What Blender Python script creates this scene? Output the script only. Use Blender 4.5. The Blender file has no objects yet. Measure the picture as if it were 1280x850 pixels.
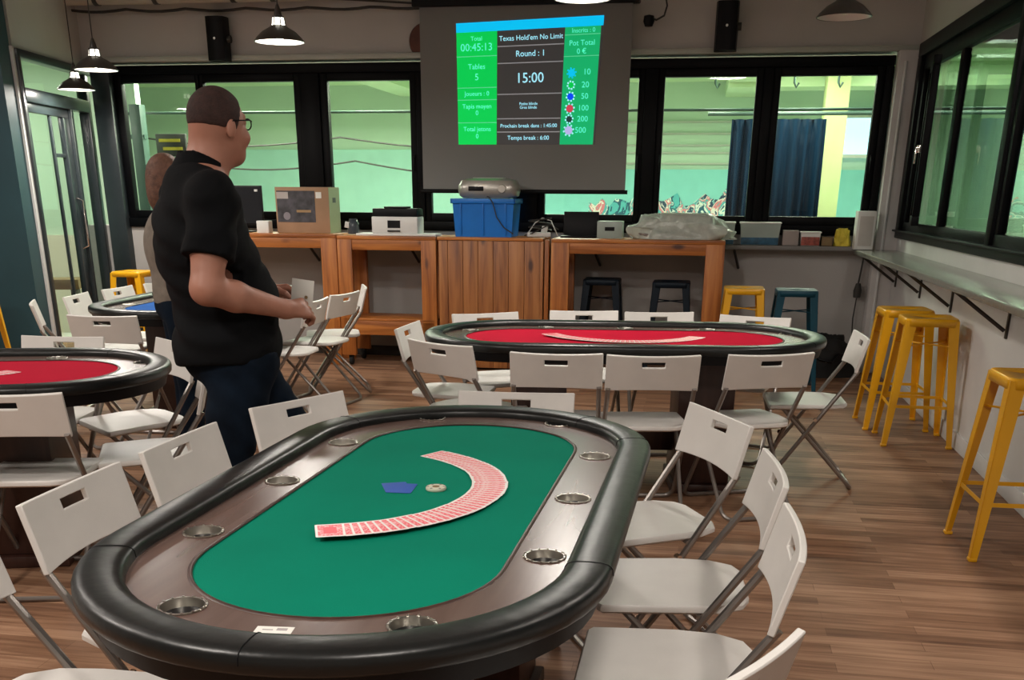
import bpy, bmesh, math, random
import numpy as np
from mathutils import Vector, Matrix
R = random.Random(7)
PI = math.pi
SC = bpy.context.scene
COL = SC.collection

# ------------------------------------------------------------------ materials
def new_mat(name):
    m = bpy.data.materials.new(name); m.use_nodes = True
    nt = m.node_tree; nt.nodes.clear()
    out = nt.nodes.new('ShaderNodeOutputMaterial')
    b = nt.nodes.new('ShaderNodeBsdfPrincipled')
    nt.links.new(b.outputs[0], out.inputs[0])
    return m, nt, b, out

def mat(name, col, rough=.5, metal=0., var=.08, scale=6., bump=.0, bscale=40., stretch=(1, 1, 1), coat=0., spec=.5, trans=0., sheen=0.):
    m, nt, b, out = new_mat(name)
    N = nt.nodes.new; L = nt.links.new
    tc = N('ShaderNodeTexCoord'); mp = N('ShaderNodeMapping'); mp.inputs['Scale'].default_value = stretch
    L(tc.outputs['Object'], mp.inputs['Vector'])
    n = N('ShaderNodeTexNoise'); n.inputs['Scale'].default_value = scale; n.inputs['Detail'].default_value = 4
    L(mp.outputs[0], n.inputs['Vector'])
    r = N('ShaderNodeValToRGB')
    r.color_ramp.elements[0].position = .3; r.color_ramp.elements[1].position = .7
    r.color_ramp.elements[0].color = [max(0, c * (1 - var)) for c in col[:3]] + [1]
    r.color_ramp.elements[1].color = [min(1, c * (1 + var)) for c in col[:3]] + [1]
    L(n.outputs['Fac'], r.inputs[0]); L(r.outputs[0], b.inputs['Base Color'])
    b.inputs['Roughness'].default_value = rough; b.inputs['Metallic'].default_value = metal
    b.inputs['Coat Weight'].default_value = coat; b.inputs['Coat Roughness'].default_value = .15
    b.inputs['Specular IOR Level'].default_value = spec
    b.inputs['Transmission Weight'].default_value = trans
    b.inputs['Sheen Weight'].default_value = sheen
    if bump:
        n2 = N('ShaderNodeTexNoise'); n2.inputs['Scale'].default_value = bscale; n2.inputs['Detail'].default_value = 3
        L(mp.outputs[0], n2.inputs['Vector'])
        bp = N('ShaderNodeBump'); bp.inputs['Strength'].default_value = bump; bp.inputs['Distance'].default_value = .01
        L(n2.outputs['Fac'], bp.inputs['Height']); L(bp.outputs[0], b.inputs['Normal'])
    return m

def emis(name, col, strength):
    m, nt, b, out = new_mat(name)
    b.inputs['Base Color'].default_value = (*col[:3], 1)
    b.inputs['Roughness'].default_value = .8
    b.inputs['Emission Color'].default_value = (*col[:3], 1)
    b.inputs['Emission Strength'].default_value = strength
    return m

def wood(name, c1, c2, c3, axis='Z', sc=1., rough=.45, knots=True):
    """grain running along the given local axis"""
    m, nt, b, out = new_mat(name)
    N = nt.nodes.new; L = nt.links.new
    tc = N('ShaderNodeTexCoord'); mp = N('ShaderNodeMapping')
    s = {'X': (.6, 9, 9), 'Y': (9, .6, 9), 'Z': (9, 9, .6)}[axis]
    mp.inputs['Scale'].default_value = [v * sc for v in s]
    L(tc.outputs['Object'], mp.inputs['Vector'])
    n = N('ShaderNodeTexNoise'); n.inputs['Scale'].default_value = 2.2; n.inputs['Detail'].default_value = 6; n.inputs['Distortion'].default_value = .6
    L(mp.outputs[0], n.inputs['Vector'])
    r = N('ShaderNodeValToRGB'); e = r.color_ramp.elements
    e[0].position = .3; e[0].color = (*c1, 1); e[1].position = .72; e[1].color = (*c3, 1)
    k = r.color_ramp.elements.new(.5); k.color = (*c2, 1)
    L(n.outputs['Fac'], r.inputs[0])
    col = r.outputs[0]
    if knots:
        mp2 = N('ShaderNodeMapping'); s2 = {'X': (2.5, 6, 6), 'Y': (6, 2.5, 6), 'Z': (6, 6, 2.5)}[axis]
        mp2.inputs['Scale'].default_value = s2
        L(tc.outputs['Object'], mp2.inputs['Vector'])
        v = N('ShaderNodeTexVoronoi'); v.inputs['Scale'].default_value = 1.0
        L(mp2.outputs[0], v.inputs['Vector'])
        vr = N('ShaderNodeValToRGB'); vr.color_ramp.elements[0].position = .07; vr.color_ramp.elements[0].color = (.22, .15, .12, 1)
        vr.color_ramp.elements[1].position = .17; vr.color_ramp.elements[1].color = (1, 1, 1, 1)
        L(v.outputs['Distance'], vr.inputs[0])
        mx = N('ShaderNodeMix'); mx.data_type = 'RGBA'; mx.blend_type = 'MULTIPLY'; mx.inputs[0].default_value = 1
        L(col, mx.inputs[6]); L(vr.outputs[0], mx.inputs[7]); col = mx.outputs[2]
    L(col, b.inputs['Base Color']); b.inputs['Roughness'].default_value = rough
    return m

def floor_mat():
    m, nt, b, out = new_mat('plank_floor')
    N = nt.nodes.new; L = nt.links.new
    tc = N('ShaderNodeTexCoord'); mp = N('ShaderNodeMapping'); mp.inputs['Rotation'].default_value = (0, 0, math.radians(9.8))
    L(tc.outputs['Object'], mp.inputs['Vector'])
    br = N('ShaderNodeTexBrick'); br.offset = .37
    br.inputs['Scale'].default_value = 1; br.inputs['Brick Width'].default_value = .85; br.inputs['Row Height'].default_value = .075
    br.inputs['Mortar Size'].default_value = .0012; br.inputs['Bias'].default_value = 0
    br.inputs['Color1'].default_value = (.0, .0, .0, 1); br.inputs['Color2'].default_value = (1, 1, 1, 1); br.inputs['Mortar'].default_value = (.1, .1, .1, 1)
    L(mp.outputs[0], br.inputs['Vector'])
    mp2 = N('ShaderNodeMapping'); mp2.inputs['Scale'].default_value = (1.6, 22, 1)
    L(mp.outputs[0], mp2.inputs['Vector'])
    n = N('ShaderNodeTexNoise'); n.inputs['Scale'].default_value = 1.6; n.inputs['Detail'].default_value = 6; n.inputs['Distortion'].default_value = .5
    L(mp2.outputs[0], n.inputs['Vector'])
    a = N('ShaderNodeMath'); a.operation = 'MULTIPLY_ADD'; a.inputs[1].default_value = .34; 
    L(br.outputs['Color'], a.inputs[0]); 
    a2 = N('ShaderNodeMath'); a2.operation = 'MULTIPLY'; a2.inputs[1].default_value = .78
    L(n.outputs['Fac'], a2.inputs[0]); L(a2.outputs[0], a.inputs[2])
    r = N('ShaderNodeValToRGB'); e = r.color_ramp.elements
    e[0].position = .25; e[0].color = (.10, .045, .024, 1); e[1].position = .85; e[1].color = (.44, .26, .16, 1)
    k = e.new(.52); k.color = (.24, .125, .071, 1)
    L(a.outputs[0], r.inputs[0]); L(r.outputs[0], b.inputs['Base Color'])
    b.inputs['Roughness'].default_value = .52; b.inputs['Specular IOR Level'].default_value = .3
    bp = N('ShaderNodeBump'); bp.inputs['Strength'].default_value = .12; bp.inputs['Distance'].default_value = .004
    L(n.outputs['Fac'], bp.inputs['Height']); L(bp.outputs[0], b.inputs['Normal'])
    return m

def glass_mat(name, tint=(.93, .98, .95), ior=1.45):
    m = bpy.data.materials.new(name); m.use_nodes = True; nt = m.node_tree; nt.nodes.clear()
    N = nt.nodes.new; L = nt.links.new
    out = N('ShaderNodeOutputMaterial'); t = N('ShaderNodeBsdfTransparent'); t.inputs[0].default_value = (*tint, 1)
    g = N('ShaderNodeBsdfGlossy'); g.inputs['Roughness'].default_value = .01
    f = N('ShaderNodeFresnel'); f.inputs[0].default_value = ior
    ge = N('ShaderNodeNewGeometry'); iv = N('ShaderNodeMath'); iv.operation = 'SUBTRACT'; iv.inputs[0].default_value = 1; L(ge.outputs['Backfacing'], iv.inputs[1])
    mu_ = N('ShaderNodeMath'); mu_.operation = 'MULTIPLY'; L(f.outputs[0], mu_.inputs[0]); L(iv.outputs[0], mu_.inputs[1])
    mx = N('ShaderNodeMixShader'); L(mu_.outputs[0], mx.inputs[0]); L(t.outputs[0], mx.inputs[1]); L(g.outputs[0], mx.inputs[2])
    L(mx.outputs[0], out.inputs[0])
    return m

def card_mat(name, c):
    m, nt, b, out = new_mat(name)
    N = nt.nodes.new; L = nt.links.new
    tc = N('ShaderNodeTexCoord'); sp = N('ShaderNodeSeparateXYZ'); L(tc.outputs['Object'], sp.inputs[0])
    def absgt(o, v):
        a = N('ShaderNodeMath'); a.operation = 'ABSOLUTE'; L(o, a.inputs[0])
        g = N('ShaderNodeMath'); g.operation = 'LESS_THAN'; g.inputs[1].default_value = v; L(a.outputs[0], g.inputs[0]); return g.outputs[0]
    w = N('ShaderNodeMath'); w.operation = 'MULTIPLY'; L(absgt(sp.outputs[0], .0262), w.inputs[0]); L(absgt(sp.outputs[1], .0385), w.inputs[1])
    ck = N('ShaderNodeTexVoronoi'); ck.inputs['Scale'].default_value = 190; L(tc.outputs['Object'], ck.inputs['Vector'])
    rp = N('ShaderNodeValToRGB'); rp.color_ramp.elements[0].color = (*c, 1); rp.color_ramp.elements[1].color = (.92, .46, .48, 1)
    rp.color_ramp.elements[0].position = .35; rp.color_ramp.elements[1].position = .75
    L(ck.outputs['Distance'], rp.inputs[0])
    mid = N('ShaderNodeMath'); mid.operation = 'MULTIPLY'; L(absgt(sp.outputs[0], .014), mid.inputs[0]); L(absgt(sp.outputs[1], .022), mid.inputs[1])
    m0 = N('ShaderNodeMix'); m0.data_type = 'RGBA'; L(mid.outputs[0], m0.inputs[0]); L(rp.outputs[0], m0.inputs[6]); m0.inputs[7].default_value = (*c, 1)
    m1 = N('ShaderNodeMix'); m1.data_type = 'RGBA'; L(w.outputs[0], m1.inputs[0]); m1.inputs[6].default_value = (.86, .83, .8, 1); L(m0.outputs[2], m1.inputs[7])
    L(m1.outputs[2], b.inputs['Base Color']); b.inputs['Roughness'].default_value = .4
    return m

M = {}
M['floor'] = floor_mat()
M['wall'] = mat('painted_wall', (.52, .50, .47), .85, var=.04, scale=2, bump=.1, bscale=60)
M['wall_low'] = mat('grey_wall', (.40, .385, .37), .8, var=.05, scale=2, bump=.1, bscale=60)
M['wall_white'] = mat('white_wall_panel', (.62, .60, .59), .6, var=.05, scale=3, bump=.05)
M['ceiling'] = mat('ceiling_paint', (.5, .49, .47), .9, var=.03)
M['teal'] = mat('teal_paint', (.012, .048, .062), .5, var=.15, scale=1.5)
M['trimgrey'] = mat('pale_trim', (.45, .47, .42), .6, var=.05)
M['whitetrim'] = mat('white_trim', (.7, .71, .7), .5, var=.03)
M['frame'] = mat('black_window_frame', (.0015, .0017, .0024), .45, var=.2, scale=3, spec=.12)
M['doorframe'] = mat('dark_grey_door_frame', (.022, .03, .034), .3, var=.2, scale=3)
M['glass'] = glass_mat('window_glass')
M['coated'] = glass_mat('coated_window_glass', (.80, .86, .83), 2.2)
M['plastic'] = mat('white_chair_plastic', (.73, .705, .67), .42, var=.03, scale=10, bump=.05, bscale=300)
M['tube'] = mat('grey_steel_tube', (.30, .275, .255), .32, metal=.75, var=.06)
M['chrome'] = mat('chrome', (.78, .76, .72), .12, metal=1., var=.03)
M['steel'] = mat('brushed_steel', (.62, .60, .55), .28, metal=1., var=.08, scale=20, stretch=(1, 1, .1))
M['leather'] = mat('black_vinyl_padding', (.008, .009, .009), .34, var=.2, scale=8, bump=.16, bscale=16, spec=.4)
M['leatherband'] = mat('black_vinyl_skirt', (.005, .005, .006), .5, var=.2, scale=8, spec=.2)
M['darkwood'] = wood('dark_stained_wood', (.028, .010, .007), (.042, .016, .011), (.06, .024, .016), 'Z', rough=.4, knots=False)
M['racewood'] = wood('walnut_racetrack', (.095, .058, .047), (.115, .072, .060), (.135, .088, .074), 'X', rough=.27, knots=False)
M['feltgreen'] = mat('green_felt', (.0, .188, .116), .95, var=.07, scale=3, bump=.15, bscale=400, spec=.1)
M['feltred'] = mat('red_felt', (.45, .002, .026), .95, var=.06, scale=3, bump=.15, bscale=400, spec=.1)
M['feltblue'] = mat('blue_felt', (.02, .10, .36), .95, var=.06, scale=3, bump=.15, bscale=400, spec=.1)
M['pinez'] = wood('pine_upright', (.22, .060, .010), (.42, .135, .024), (.54, .21, .045), 'Z')
M['pinex'] = wood('pine_rail', (.25, .072, .012), (.45, .150, .028), (.56, .23, .05), 'X')
M['cabz'] = wood('pine_boards', (.16, .048, .014), (.35, .130, .036), (.45, .19, .06), 'Z')
M['yellow'] = mat('yellow_enamel', (.82, .41, .008), .32, var=.05, scale=4, coat=.2)
M['tealmetal'] = mat('teal_enamel', (.003, .050, .080), .4, var=.1, spec=.3)
M['navymetal'] = mat('dark_navy_enamel', (.004, .010, .018), .5, var=.15, spec=.2)
M['blackplastic'] = mat('black_plastic', (.004, .004, .005), .5, spec=.2, var=.2, bump=.05)
M['rubber'] = mat('black_rubber', (.012, .012, .012), .8, var=.1)
M['screen'] = mat('screen_fabric', (.22, .22, .21), .85, var=.03, scale=1.5)
M['card'] = card_mat('red_card_back', (.80, .05, .09))
M['cardblue'] = mat('blue_card_back', (.01, .07, .42), .4, var=.1)
M['white'] = mat('white_plastic', (.72, .72, .69), .45, var=.03)
M['paper'] = mat('white_paper', (.78, .77, .72), .7, var=.03)
M['cardboard'] = mat('brown_cardboard', (.36, .22, .13), .85, var=.08)
M['cardboard_green_lit'] = mat('green_lit_carton_side', (.30, .36, .22), .8, var=.08)
M['print'] = mat('dark_box_print', (.045, .042, .05), .5, var=.7, scale=14)
M['blueplastic'] = mat('blue_crate_plastic', (.003, .17, .62), .42, var=.08)
M['silver'] = mat('silver_plastic', (.42, .40, .36), .3, metal=.5, var=.08)
M['bagfilm'] = mat('clear_bag_film', (.78, .84, .76), .22, var=.15, scale=14, bump=1.0, bscale=16, trans=.45)
M['bagstuff'] = mat('mixed_bag_contents', (.22, .19, .17), .7, var=.6, scale=30, bump=.5)
M['frosted'] = mat('frosted_bin_plastic', (.50, .60, .55), .35, var=.06, trans=.35)
M['bluestuff'] = mat('blue_bin_contents', (.02, .09, .16), .6, var=.4, scale=25)
M['redstuff'] = mat('red_bin_contents', (.30, .07, .05), .6, var=.5, scale=40)
M['ywl'] = mat('yellow_cloth', (.62, .50, .05), .8, var=.2, scale=20)
M['brown'] = mat('brown_board', (.20, .13, .06), .7, var=.1)
M['wooddisc'] = mat('reddish_brown_disc', (.12, .035, .02), .6, var=.3, scale=10)
M['counter'] = mat('brushed_counter_top', (.42, .43, .38), .22, metal=.55, var=.12, scale=6, stretch=(8, 1, 1))
M['shelfgrey'] = mat('grey_ledge', (.20, .19, .18), .5, var=.05)
M['bracket'] = mat('dark_iron', (.05, .045, .04), .5, metal=.4, var=.1)
M['pipe'] = mat('off_white_duct', (.45, .42, .36), .6, var=.08)
M['cable'] = mat('dark_cable', (.03, .028, .025), .6, var=.1)
M['lampouter'] = mat('bronze_grey_enamel', (.045, .040, .034), .35, metal=.3, var=.1)
M['lampinner'] = mat('white_enamel', (.85, .85, .82), .3, var=.02)
M['bulb'] = emis('glowing_bulb', (1, .96, .86), 160)
M['lampneck'] = emis('lit_glass_neck', (1, .95, .8), 6)
M['skin'] = mat('skin', (.40, .18, .122), .5, var=.08, scale=12, bump=.05)
M['lips'] = mat('lips', (.36, .12, .09), .5, var=.05)
M['hair'] = mat('cropped_dark_hair', (.032, .012, .009), .8, var=.35, scale=60, bump=.5, bscale=220)
M['brownhair'] = mat('brown_hair', (.14, .065, .04), .6, var=.4, scale=40, bump=.5, bscale=120)
M['shirt'] = mat('black_cotton', (.0035, .004, .005), .85, var=.25, scale=5, bump=.3, bscale=14, spec=.12)
M['jeans'] = mat('dark_blue_denim', (.0035, .008, .016), .9, var=.5, scale=7, bump=.3, bscale=18, spec=.12)
M['beige'] = mat('grey_beige_knit', (.20, .17, .14), .9, var=.15, scale=20, bump=.3)
M['shoe'] = mat('dark_shoe_leather', (.01, .01, .01), .5)
M['mint'] = mat('mint_painted_wall', (.52, .68, .54), .85, var=.05, scale=1.2)
M['mintceil'] = mat('pale_green_ceiling', (.62, .78, .50), .9, var=.05, scale=1)
M['dado'] = mat('beige_dado', (.60, .56, .46), .8, var=.04)
M['hallfloor'] = mat('pale_hall_floor', (.5, .5, .45), .5, var=.1)
M['aqua'] = mat('aqua_painted_wall', (.25, .62, .60), .8, var=.04)
M['curtain'] = mat('dark_blue_curtain', (.003, .015, .034), .95, spec=.1, var=.15, scale=1.5, stretch=(6, 6, .1))
M['column'] = mat('yellow_green_column', (.46, .53, .25), .8, var=.04)
M['daylight'] = emis('daylit_pane', (.55, .80, 1.), 1.2)
M['hallsteel'] = mat('dark_green_steel', (.05, .10, .08), .5, var=.1)
M['phosphor_green'] = emis('projected_green', (.0, .50, .07), 1.0)
M['phosphor_green2'] = emis('projected_sea_green', (.005, .36, .12), 1.0)
M['phosphor_cyan'] = emis('projected_cyan', (.0, .46, .80), 1.0)
M['phosphor_grey'] = emis('projected_grey', (.085, .082, .082), .25)
M['phosphor_text'] = emis('projected_text', (.35, .80, .95), 1.0)
M['phosphor_gtext'] = emis('projected_green_text', (.10, .85, .60), .9)
M['phosphor_line'] = emis('projected_line', (.30, .30, .31), .6)
M['phosphor_glin'] = emis('projected_green_line', (.10, .60, .30), .8)
M['phosphor_blue'] = emis('projected_blue', (.0, .06, .8), 1.)
M['phosphor_red'] = emis('projected_red', (.55, .05, .08), .9)
M['phosphor_dark'] = emis('projected_dark', (.02, .06, .06), .5)
M['phosphor_lilac'] = emis('projected_lilac', (.42, .40, .75), .9)

def mural_mat():
    m, nt, b, out = new_mat('graffiti_paint')
    N = nt.nodes.new; L = nt.links.new
    tc = N('ShaderNodeTexCoord')
    n = N('ShaderNodeTexNoise'); n.inputs['Scale'].default_value = 2.6; n.inputs['Detail'].default_value = 5; n.inputs['Distortion'].default_value = 2.2
    L(tc.outputs['Object'], n.inputs['Vector'])
    r = N('ShaderNodeValToRGB'); r.color_ramp.interpolation = 'CONSTANT'; e = r.color_ramp.elements
    e[0].position = 0; e[0].color = (.10, .45, .48, 1)
    for p, c in ((.40, (.02, .10, .16)), (.455, (.75, .78, .74)), (.49, (.10, .40, .45)), (.53, (.70, .20, .25)), (.565, (.8, .75, .70)), (.60, (.03, .06, .12)), (.66, (.25, .55, .55))):
        k = e.new(p); k.color = (*c, 1)
    e[len(e) - 1].position = .8; 
    L(n.outputs['Fac'], r.inputs[0]); L(r.outputs[0], b.inputs['Base Color']); b.inputs['Roughness'].default_value = .8
    return m
M['mural'] = mural_mat()

# ------------------------------------------------------------------ mesh helpers
def tag(o, label=None, cat=None, group=None, kind=None):
    if label: o['label'] = label
    if cat: o['category'] = cat
    if group: o['group'] = group
    if kind: o['kind'] = kind
    return o

def empty(name, loc=(0, 0, 0), rz=0., label=None, cat=None, group=None):
    o = bpy.data.objects.new(name, None); COL.objects.link(o)
    o.location = loc; o.rotation_euler = (0, 0, rz); o.empty_display_size = .1
    return tag(o, label, cat, group)

def link(name, me, m, parent=None, loc=(0, 0, 0), rot=(0, 0, 0), smooth=None):
    o = bpy.data.objects.new(name, me); COL.objects.link(o)
    if m is not None and not me.materials: me.materials.append(m)
    o.location = loc; o.rotation_euler = rot
    if parent is not None: o.parent = parent
    return o

class MB:
    def __init__(s): s.b = bmesh.new()
    def box(s, c, d, rot=None, bevel=0.):
        """c centre, d full size"""
        t = bmesh.ops.create_cube(s.b, size=1.)
        vs = t['verts']
        for v in vs: v.co = Vector((v.co.x * d[0], v.co.y * d[1], v.co.z * d[2]))
        if bevel:
            es = list({e for v in vs for e in v.link_edges})
            bv = bmesh.ops.bevel(s.b, geom=es, offset=bevel, segments=2, affect='EDGES', profile=.5)
            vs = list({v for f in bv['faces'] for v in f.verts} | {v for v in vs if v.is_valid})
            # gather whole island
            seen = set(vs); st = list(vs)
            while st:
                v = st.pop()
                for e in v.link_edges:
                    w = e.other_vert(v)
                    if w not in seen: seen.add(w); st.append(w)
            vs = list(seen)
        mt = Matrix.Translation(c)
        if rot is not None:
            from mathutils import Euler
            mt = mt @ Euler(rot).to_matrix().to_4x4()
        for v in vs: v.co = mt @ v.co
        return s
    def span(s, x0, x1, y0, y1, z0, z1, bevel=0.):
        return s.box(((x0 + x1) / 2, (y0 + y1) / 2, (z0 + z1) / 2), (abs(x1 - x0), abs(y1 - y0), abs(z1 - z0)), None, bevel)
    def tube(s, pts, r, n=8, cap=True, closed=False, radii=None):
        pts = [Vector(p) for p in pts]; rings = []
        N = len(pts); up = None
        for i, p in enumerate(pts):
            if closed: d = (pts[(i + 1) % N] - pts[i - 1])
            else: d = (pts[min(i + 1, N - 1)] - pts[max(i - 1, 0)])
            d.normalize()
            if up is None:
                up = Vector((0, 0, 1)) if abs(d.z) < .9 else Vector((1, 0, 0))
            a = d.cross(up); 
            if a.length < 1e-5: a = d.cross(Vector((0, 1, .3)))
            a.normalize(); bb = a.cross(d).normalized(); up = bb
            rr = radii[i] if radii else r
            rings.append([s.b.verts.new(p + a * rr * math.cos(2 * PI * k / n) + bb * rr * math.sin(2 * PI * k / n)) for k in range(n)])
        for i in range(N if closed else N - 1):
            A, B = rings[i], rings[(i + 1) % N]
            for k in range(n): s.b.faces.new((A[k], A[(k + 1) % n], B[(k + 1) % n], B[k]))
        if cap and not closed:
            s.b.faces.new(rings[0][::-1]); s.b.faces.new(rings[-1])
        return s
    def lathe(s, prof, c=(0, 0, 0), n=28, closed=False, axis='Z'):
        rings = []
        for r, z in prof:
            if axis == 'Z': f = lambda a: Vector((c[0] + r * math.cos(a), c[1] + r * math.sin(a), c[2] + z))
            elif axis == 'Y': f = lambda a: Vector((c[0] + r * math.cos(a), c[1] + z, c[2] + r * math.sin(a)))
            else: f = lambda a: Vector((c[0] + z, c[1] + r * math.cos(a), c[2] + r * math.sin(a)))
            if r < 1e-6: rings.append([s.b.verts.new(f(0))])
            else: rings.append([s.b.verts.new(f(2 * PI * k / n)) for k in range(n)])
        for i in range(len(rings) - 1 + (1 if closed else 0)):
            A, B = rings[i], rings[(i + 1) % len(rings)]
            for k in range(n):
                k2 = (k + 1) % n
                if len(A) == 1 and len(B) == 1: continue
                if len(A) == 1: s.b.faces.new((A[0], B[k2], B[k]))
                elif len(B) == 1: s.b.faces.new((A[k], A[k2], B[0]))
                else: s.b.faces.new((A[k], A[k2], B[k2], B[k]))
        return s
    def prism(s, poly, z0, z1, mtx=None):
        """polygon in XY extruded along Z (then transformed)"""
        lo = [s.b.verts.new((x, y, z0)) for x, y in poly]; hi = [s.b.verts.new((x, y, z1)) for x, y in poly]
        s.b.faces.new(lo[::-1]); s.b.faces.new(hi); n = len(poly)
        for k in range(n): s.b.faces.new((lo[k], lo[(k + 1) % n], hi[(k + 1) % n], hi[k]))
        if mtx is not None:
            for v in lo + hi: v.co = mtx @ v.co
        return s
    def hexa(s, A, B):
        """two matching 4-point loops joined"""
        a = [s.b.verts.new(p) for p in A]; b = [s.b.verts.new(p) for p in B]
        s.b.faces.new(a[::-1]); s.b.faces.new(b)
        for k in range(4): s.b.faces.new((a[k], a[(k + 1) % 4], b[(k + 1) % 4], b[k]))
        return s
    def build(s, name, m, parent=None, loc=(0, 0, 0), rot=(0, 0, 0), smooth=40):
        bmesh.ops.recalc_face_normals(s.b, faces=s.b.faces)
        me = bpy.data.meshes.new(name); s.b.to_mesh(me); s.b.free()
        if smooth:
            me.polygons.foreach_set('use_smooth', [True] * len(me.polygons))
            me.set_sharp_from_angle(angle=math.radians(smooth))
        return link(name, me, m, parent, loc, rot)

def copy_tree(o, parent=None):
    c = o.copy(); COL.objects.link(c)
    if parent is not None: c.parent = parent
    for ch in list(o.children): copy_tree(ch, c)
    return c

def font_mesh(txt, size, name, m, parent, loc, rot=(0, 0, 0), align='CENTER', ext=.0008):
    cu = bpy.data.curves.new('text', 'FONT'); cu.body = txt; cu.size = size; cu.align_x = align; cu.align_y = 'CENTER'; cu.extrude = ext; cu.resolution_u = 3
    t = bpy.data.objects.new('tmp', cu); COL.objects.link(t)
    dg = bpy.context.evaluated_depsgraph_get(); dg.update()
    me = bpy.data.meshes.new_from_object(t.evaluated_get(dg))
    bpy.data.objects.remove(t); me.name = name
    me.materials.clear()
    return link(name, me, m, parent, loc, rot)

def fill_mesh(loops, z0, z1, name, m, parent):
    """flat plate with holes: loops[0] outer, rest holes"""
    cu = bpy.data.curves.new('plate', 'CURVE'); cu.dimensions = '2D'; cu.fill_mode = 'BOTH'; cu.extrude = (z1 - z0) / 2
    for lp in loops:
        sp = cu.splines.new('POLY'); sp.points.add(len(lp) - 1)
        for i, (x, y) in enumerate(lp): sp.points[i].co = (x, y, 0, 1)
        sp.use_cyclic_u = True
    t = bpy.data.objects.new('tmp', cu); COL.objects.link(t)
    dg = bpy.context.evaluated_depsgraph_get(); dg.update()
    me = bpy.data.meshes.new_from_object(t.evaluated_get(dg)); bpy.data.objects.remove(t)
    me.name = name; me.materials.clear()
    for v in me.vertices: v.co.z += (z0 + z1) / 2
    return link(name, me, m, parent)

# ------------------------------------------------------------------ frames of the two walls
WRZ = math.atan2(-.1701, .9854)            # back wall: local x along it (0 at right corner), y outward, z up
WP = Vector((3.1, 9.166, 0))
def wpt(s, off, z=0.):                      # off: distance in front of the wall
    return Vector((WP.x + .9854 * s - .1701 * off, WP.y - .1701 * s - .9854 * off, z))
RRZ = math.atan2(.986, .165)
RP = Vector((3.214, 9.147, 0))              # right wall: local x along it (negative towards the camera), +y into the room
def rpt(t, off, z=0.):
    return Vector((RP.x + .165 * t - .986 * off, RP.y + .986 * t + .165 * off, z))

def struct(name, mb, m, loc=(0, 0, 0), rz=0., parent=None):
    o = mb.build(name, m, parent, loc, (0, 0, rz))
    if parent is None: o['kind'] = 'structure'
    return o
CZ = 3.35
# floor, ceiling
struct('floor', MB().span(-7, 4.2, -2.5, 10.9, -.05, 0), M['floor'])
struct('ceiling', MB().span(-6.5, 4.2, -2.5, 11.2, CZ, CZ + .1), M['ceiling'])
# back wall
mb = MB()
mb.span(-7.25, .3, 0, .22, 0, 1.13)
struct('wall_back', mb, M['wall_low'], WP, WRZ)
struct('wall_back_upper', MB().span(-7.3, .3, 0, .22, 2.5, CZ), M['wall'], WP, WRZ)
struct('trim_1', MB().span(-7.15, .1, -.05, .0, 2.50, 2.545, .008), M['trimgrey'], WP, WRZ)
struct('baseboard_back', MB().span(-7.15, .1, -.015, 0, 0, .09, .004), M['bracket'], WP, WRZ)
# black surround of the back windows
sf = MB()
sf.span(-6.98, -.06, -.03, .16, 2.40, 2.475, .006); sf.span(-6.98, -.06, -.03, .16, 1.12, 1.20, .006)
piers = [(-6.98, -6.80), (-5.04, -4.86), (-3.99, -3.93), (-3.08, -2.92), (-2.03, -1.92), (-1.07, -.99), (-.125, -.06)]
for a, b in piers: sf.span(a, b, -.03, .16, 1.2, 2.4, .006)
struct('trim_2', sf, M['frame'], WP, WRZ)
# the windows
panes = [(-6.73, -6.02), (-5.944, -5.10), (-4.791, -4.05), (-3.874, -3.14), (-2.86, -2.084), (-1.867, -1.129), (-.933, -.184)]
for i, (a, b) in enumerate(panes):
    zb, zt = 1.267, 2.337
    f = MB(); t = .062
    if i == 0: l, r_ = -6.80, -5.985
    elif i == 1: l, r_ = -5.98, -5.04
    else: l = max(p[1] for p in piers if p[1] < a + .001); r_ = min(p[0] for p in piers if p[0] > b - .001)
    f.span(l, a, -.012, .06, 1.2, 2.4, .005); f.span(b, r_, -.012, .06, 1.2, 2.4, .005)
    f.span(a, b, -.012, .06, 1.2, zb, .005); f.span(a, b, -.012, .06, zt, 2.4, .005)
    fo = struct('window_%d' % (i + 1), f, M['frame'], WP, WRZ)
    MB().span(a - .01, b + .01, .022, .028, zb - .01, zt + .01).build('pane', M['glass'], fo, smooth=None)
    h = MB(); hx = r_ - .03 if i % 2 == 0 else l + .03
    h.box((hx, -.022, 1.72), (.025, .02, .06), None, .004).box((hx, -.036, 1.67), (.018, .014, .12), None, .005)
    h.build('window_handle', M['frame'], fo)
# corner pillar
struct('wall_corner', MB().span(-.055, .12, -.13, .02, 0, 2.5, .012), M['wall_white'], WP, WRZ)
struct('trim_3', MB().tube([(.0, -.142, .0), (.0, -.142, 2.42)], .012), M['whitetrim'], WP, WRZ)
# right wall
rw = MB(); rw.span(-11, .0, -.2, 0, 0, 1.115)
struct('wall_right', rw, M['wall_white'], RP, RRZ)
struct('wall_right_upper', MB().span(-11, 0, -.2, 0, 2.54, CZ), M['wall'], RP, RRZ)
struct('baseboard_right', MB().span(-11, -.01, 0, .012, 0, .10, .004), M['wall_white'], RP, RRZ)
rf = MB()
rf.span(-11, -.14, -.12, .03, 2.44, 2.54, .006); rf.span(-11, -.14, -.12, .03, 1.115, 1.17, .006)
rf.span(-.28, -.14, -.07, .03, 1.17, 2.44, .006)
rf.span(-11, -.14, -.02, .055, 1.165, 1.18, .004)
for x in (-3.0, -5.6, -8.2): rf.span(x - .05, x + .05, -.06, .02, 1.17, 2.44, .006)
struct('trim_4', rf, M['frame'], RP, RRZ)
spans = [(-2.95, -.28), (-5.55, -3.05), (-8.15, -5.65)]
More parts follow.
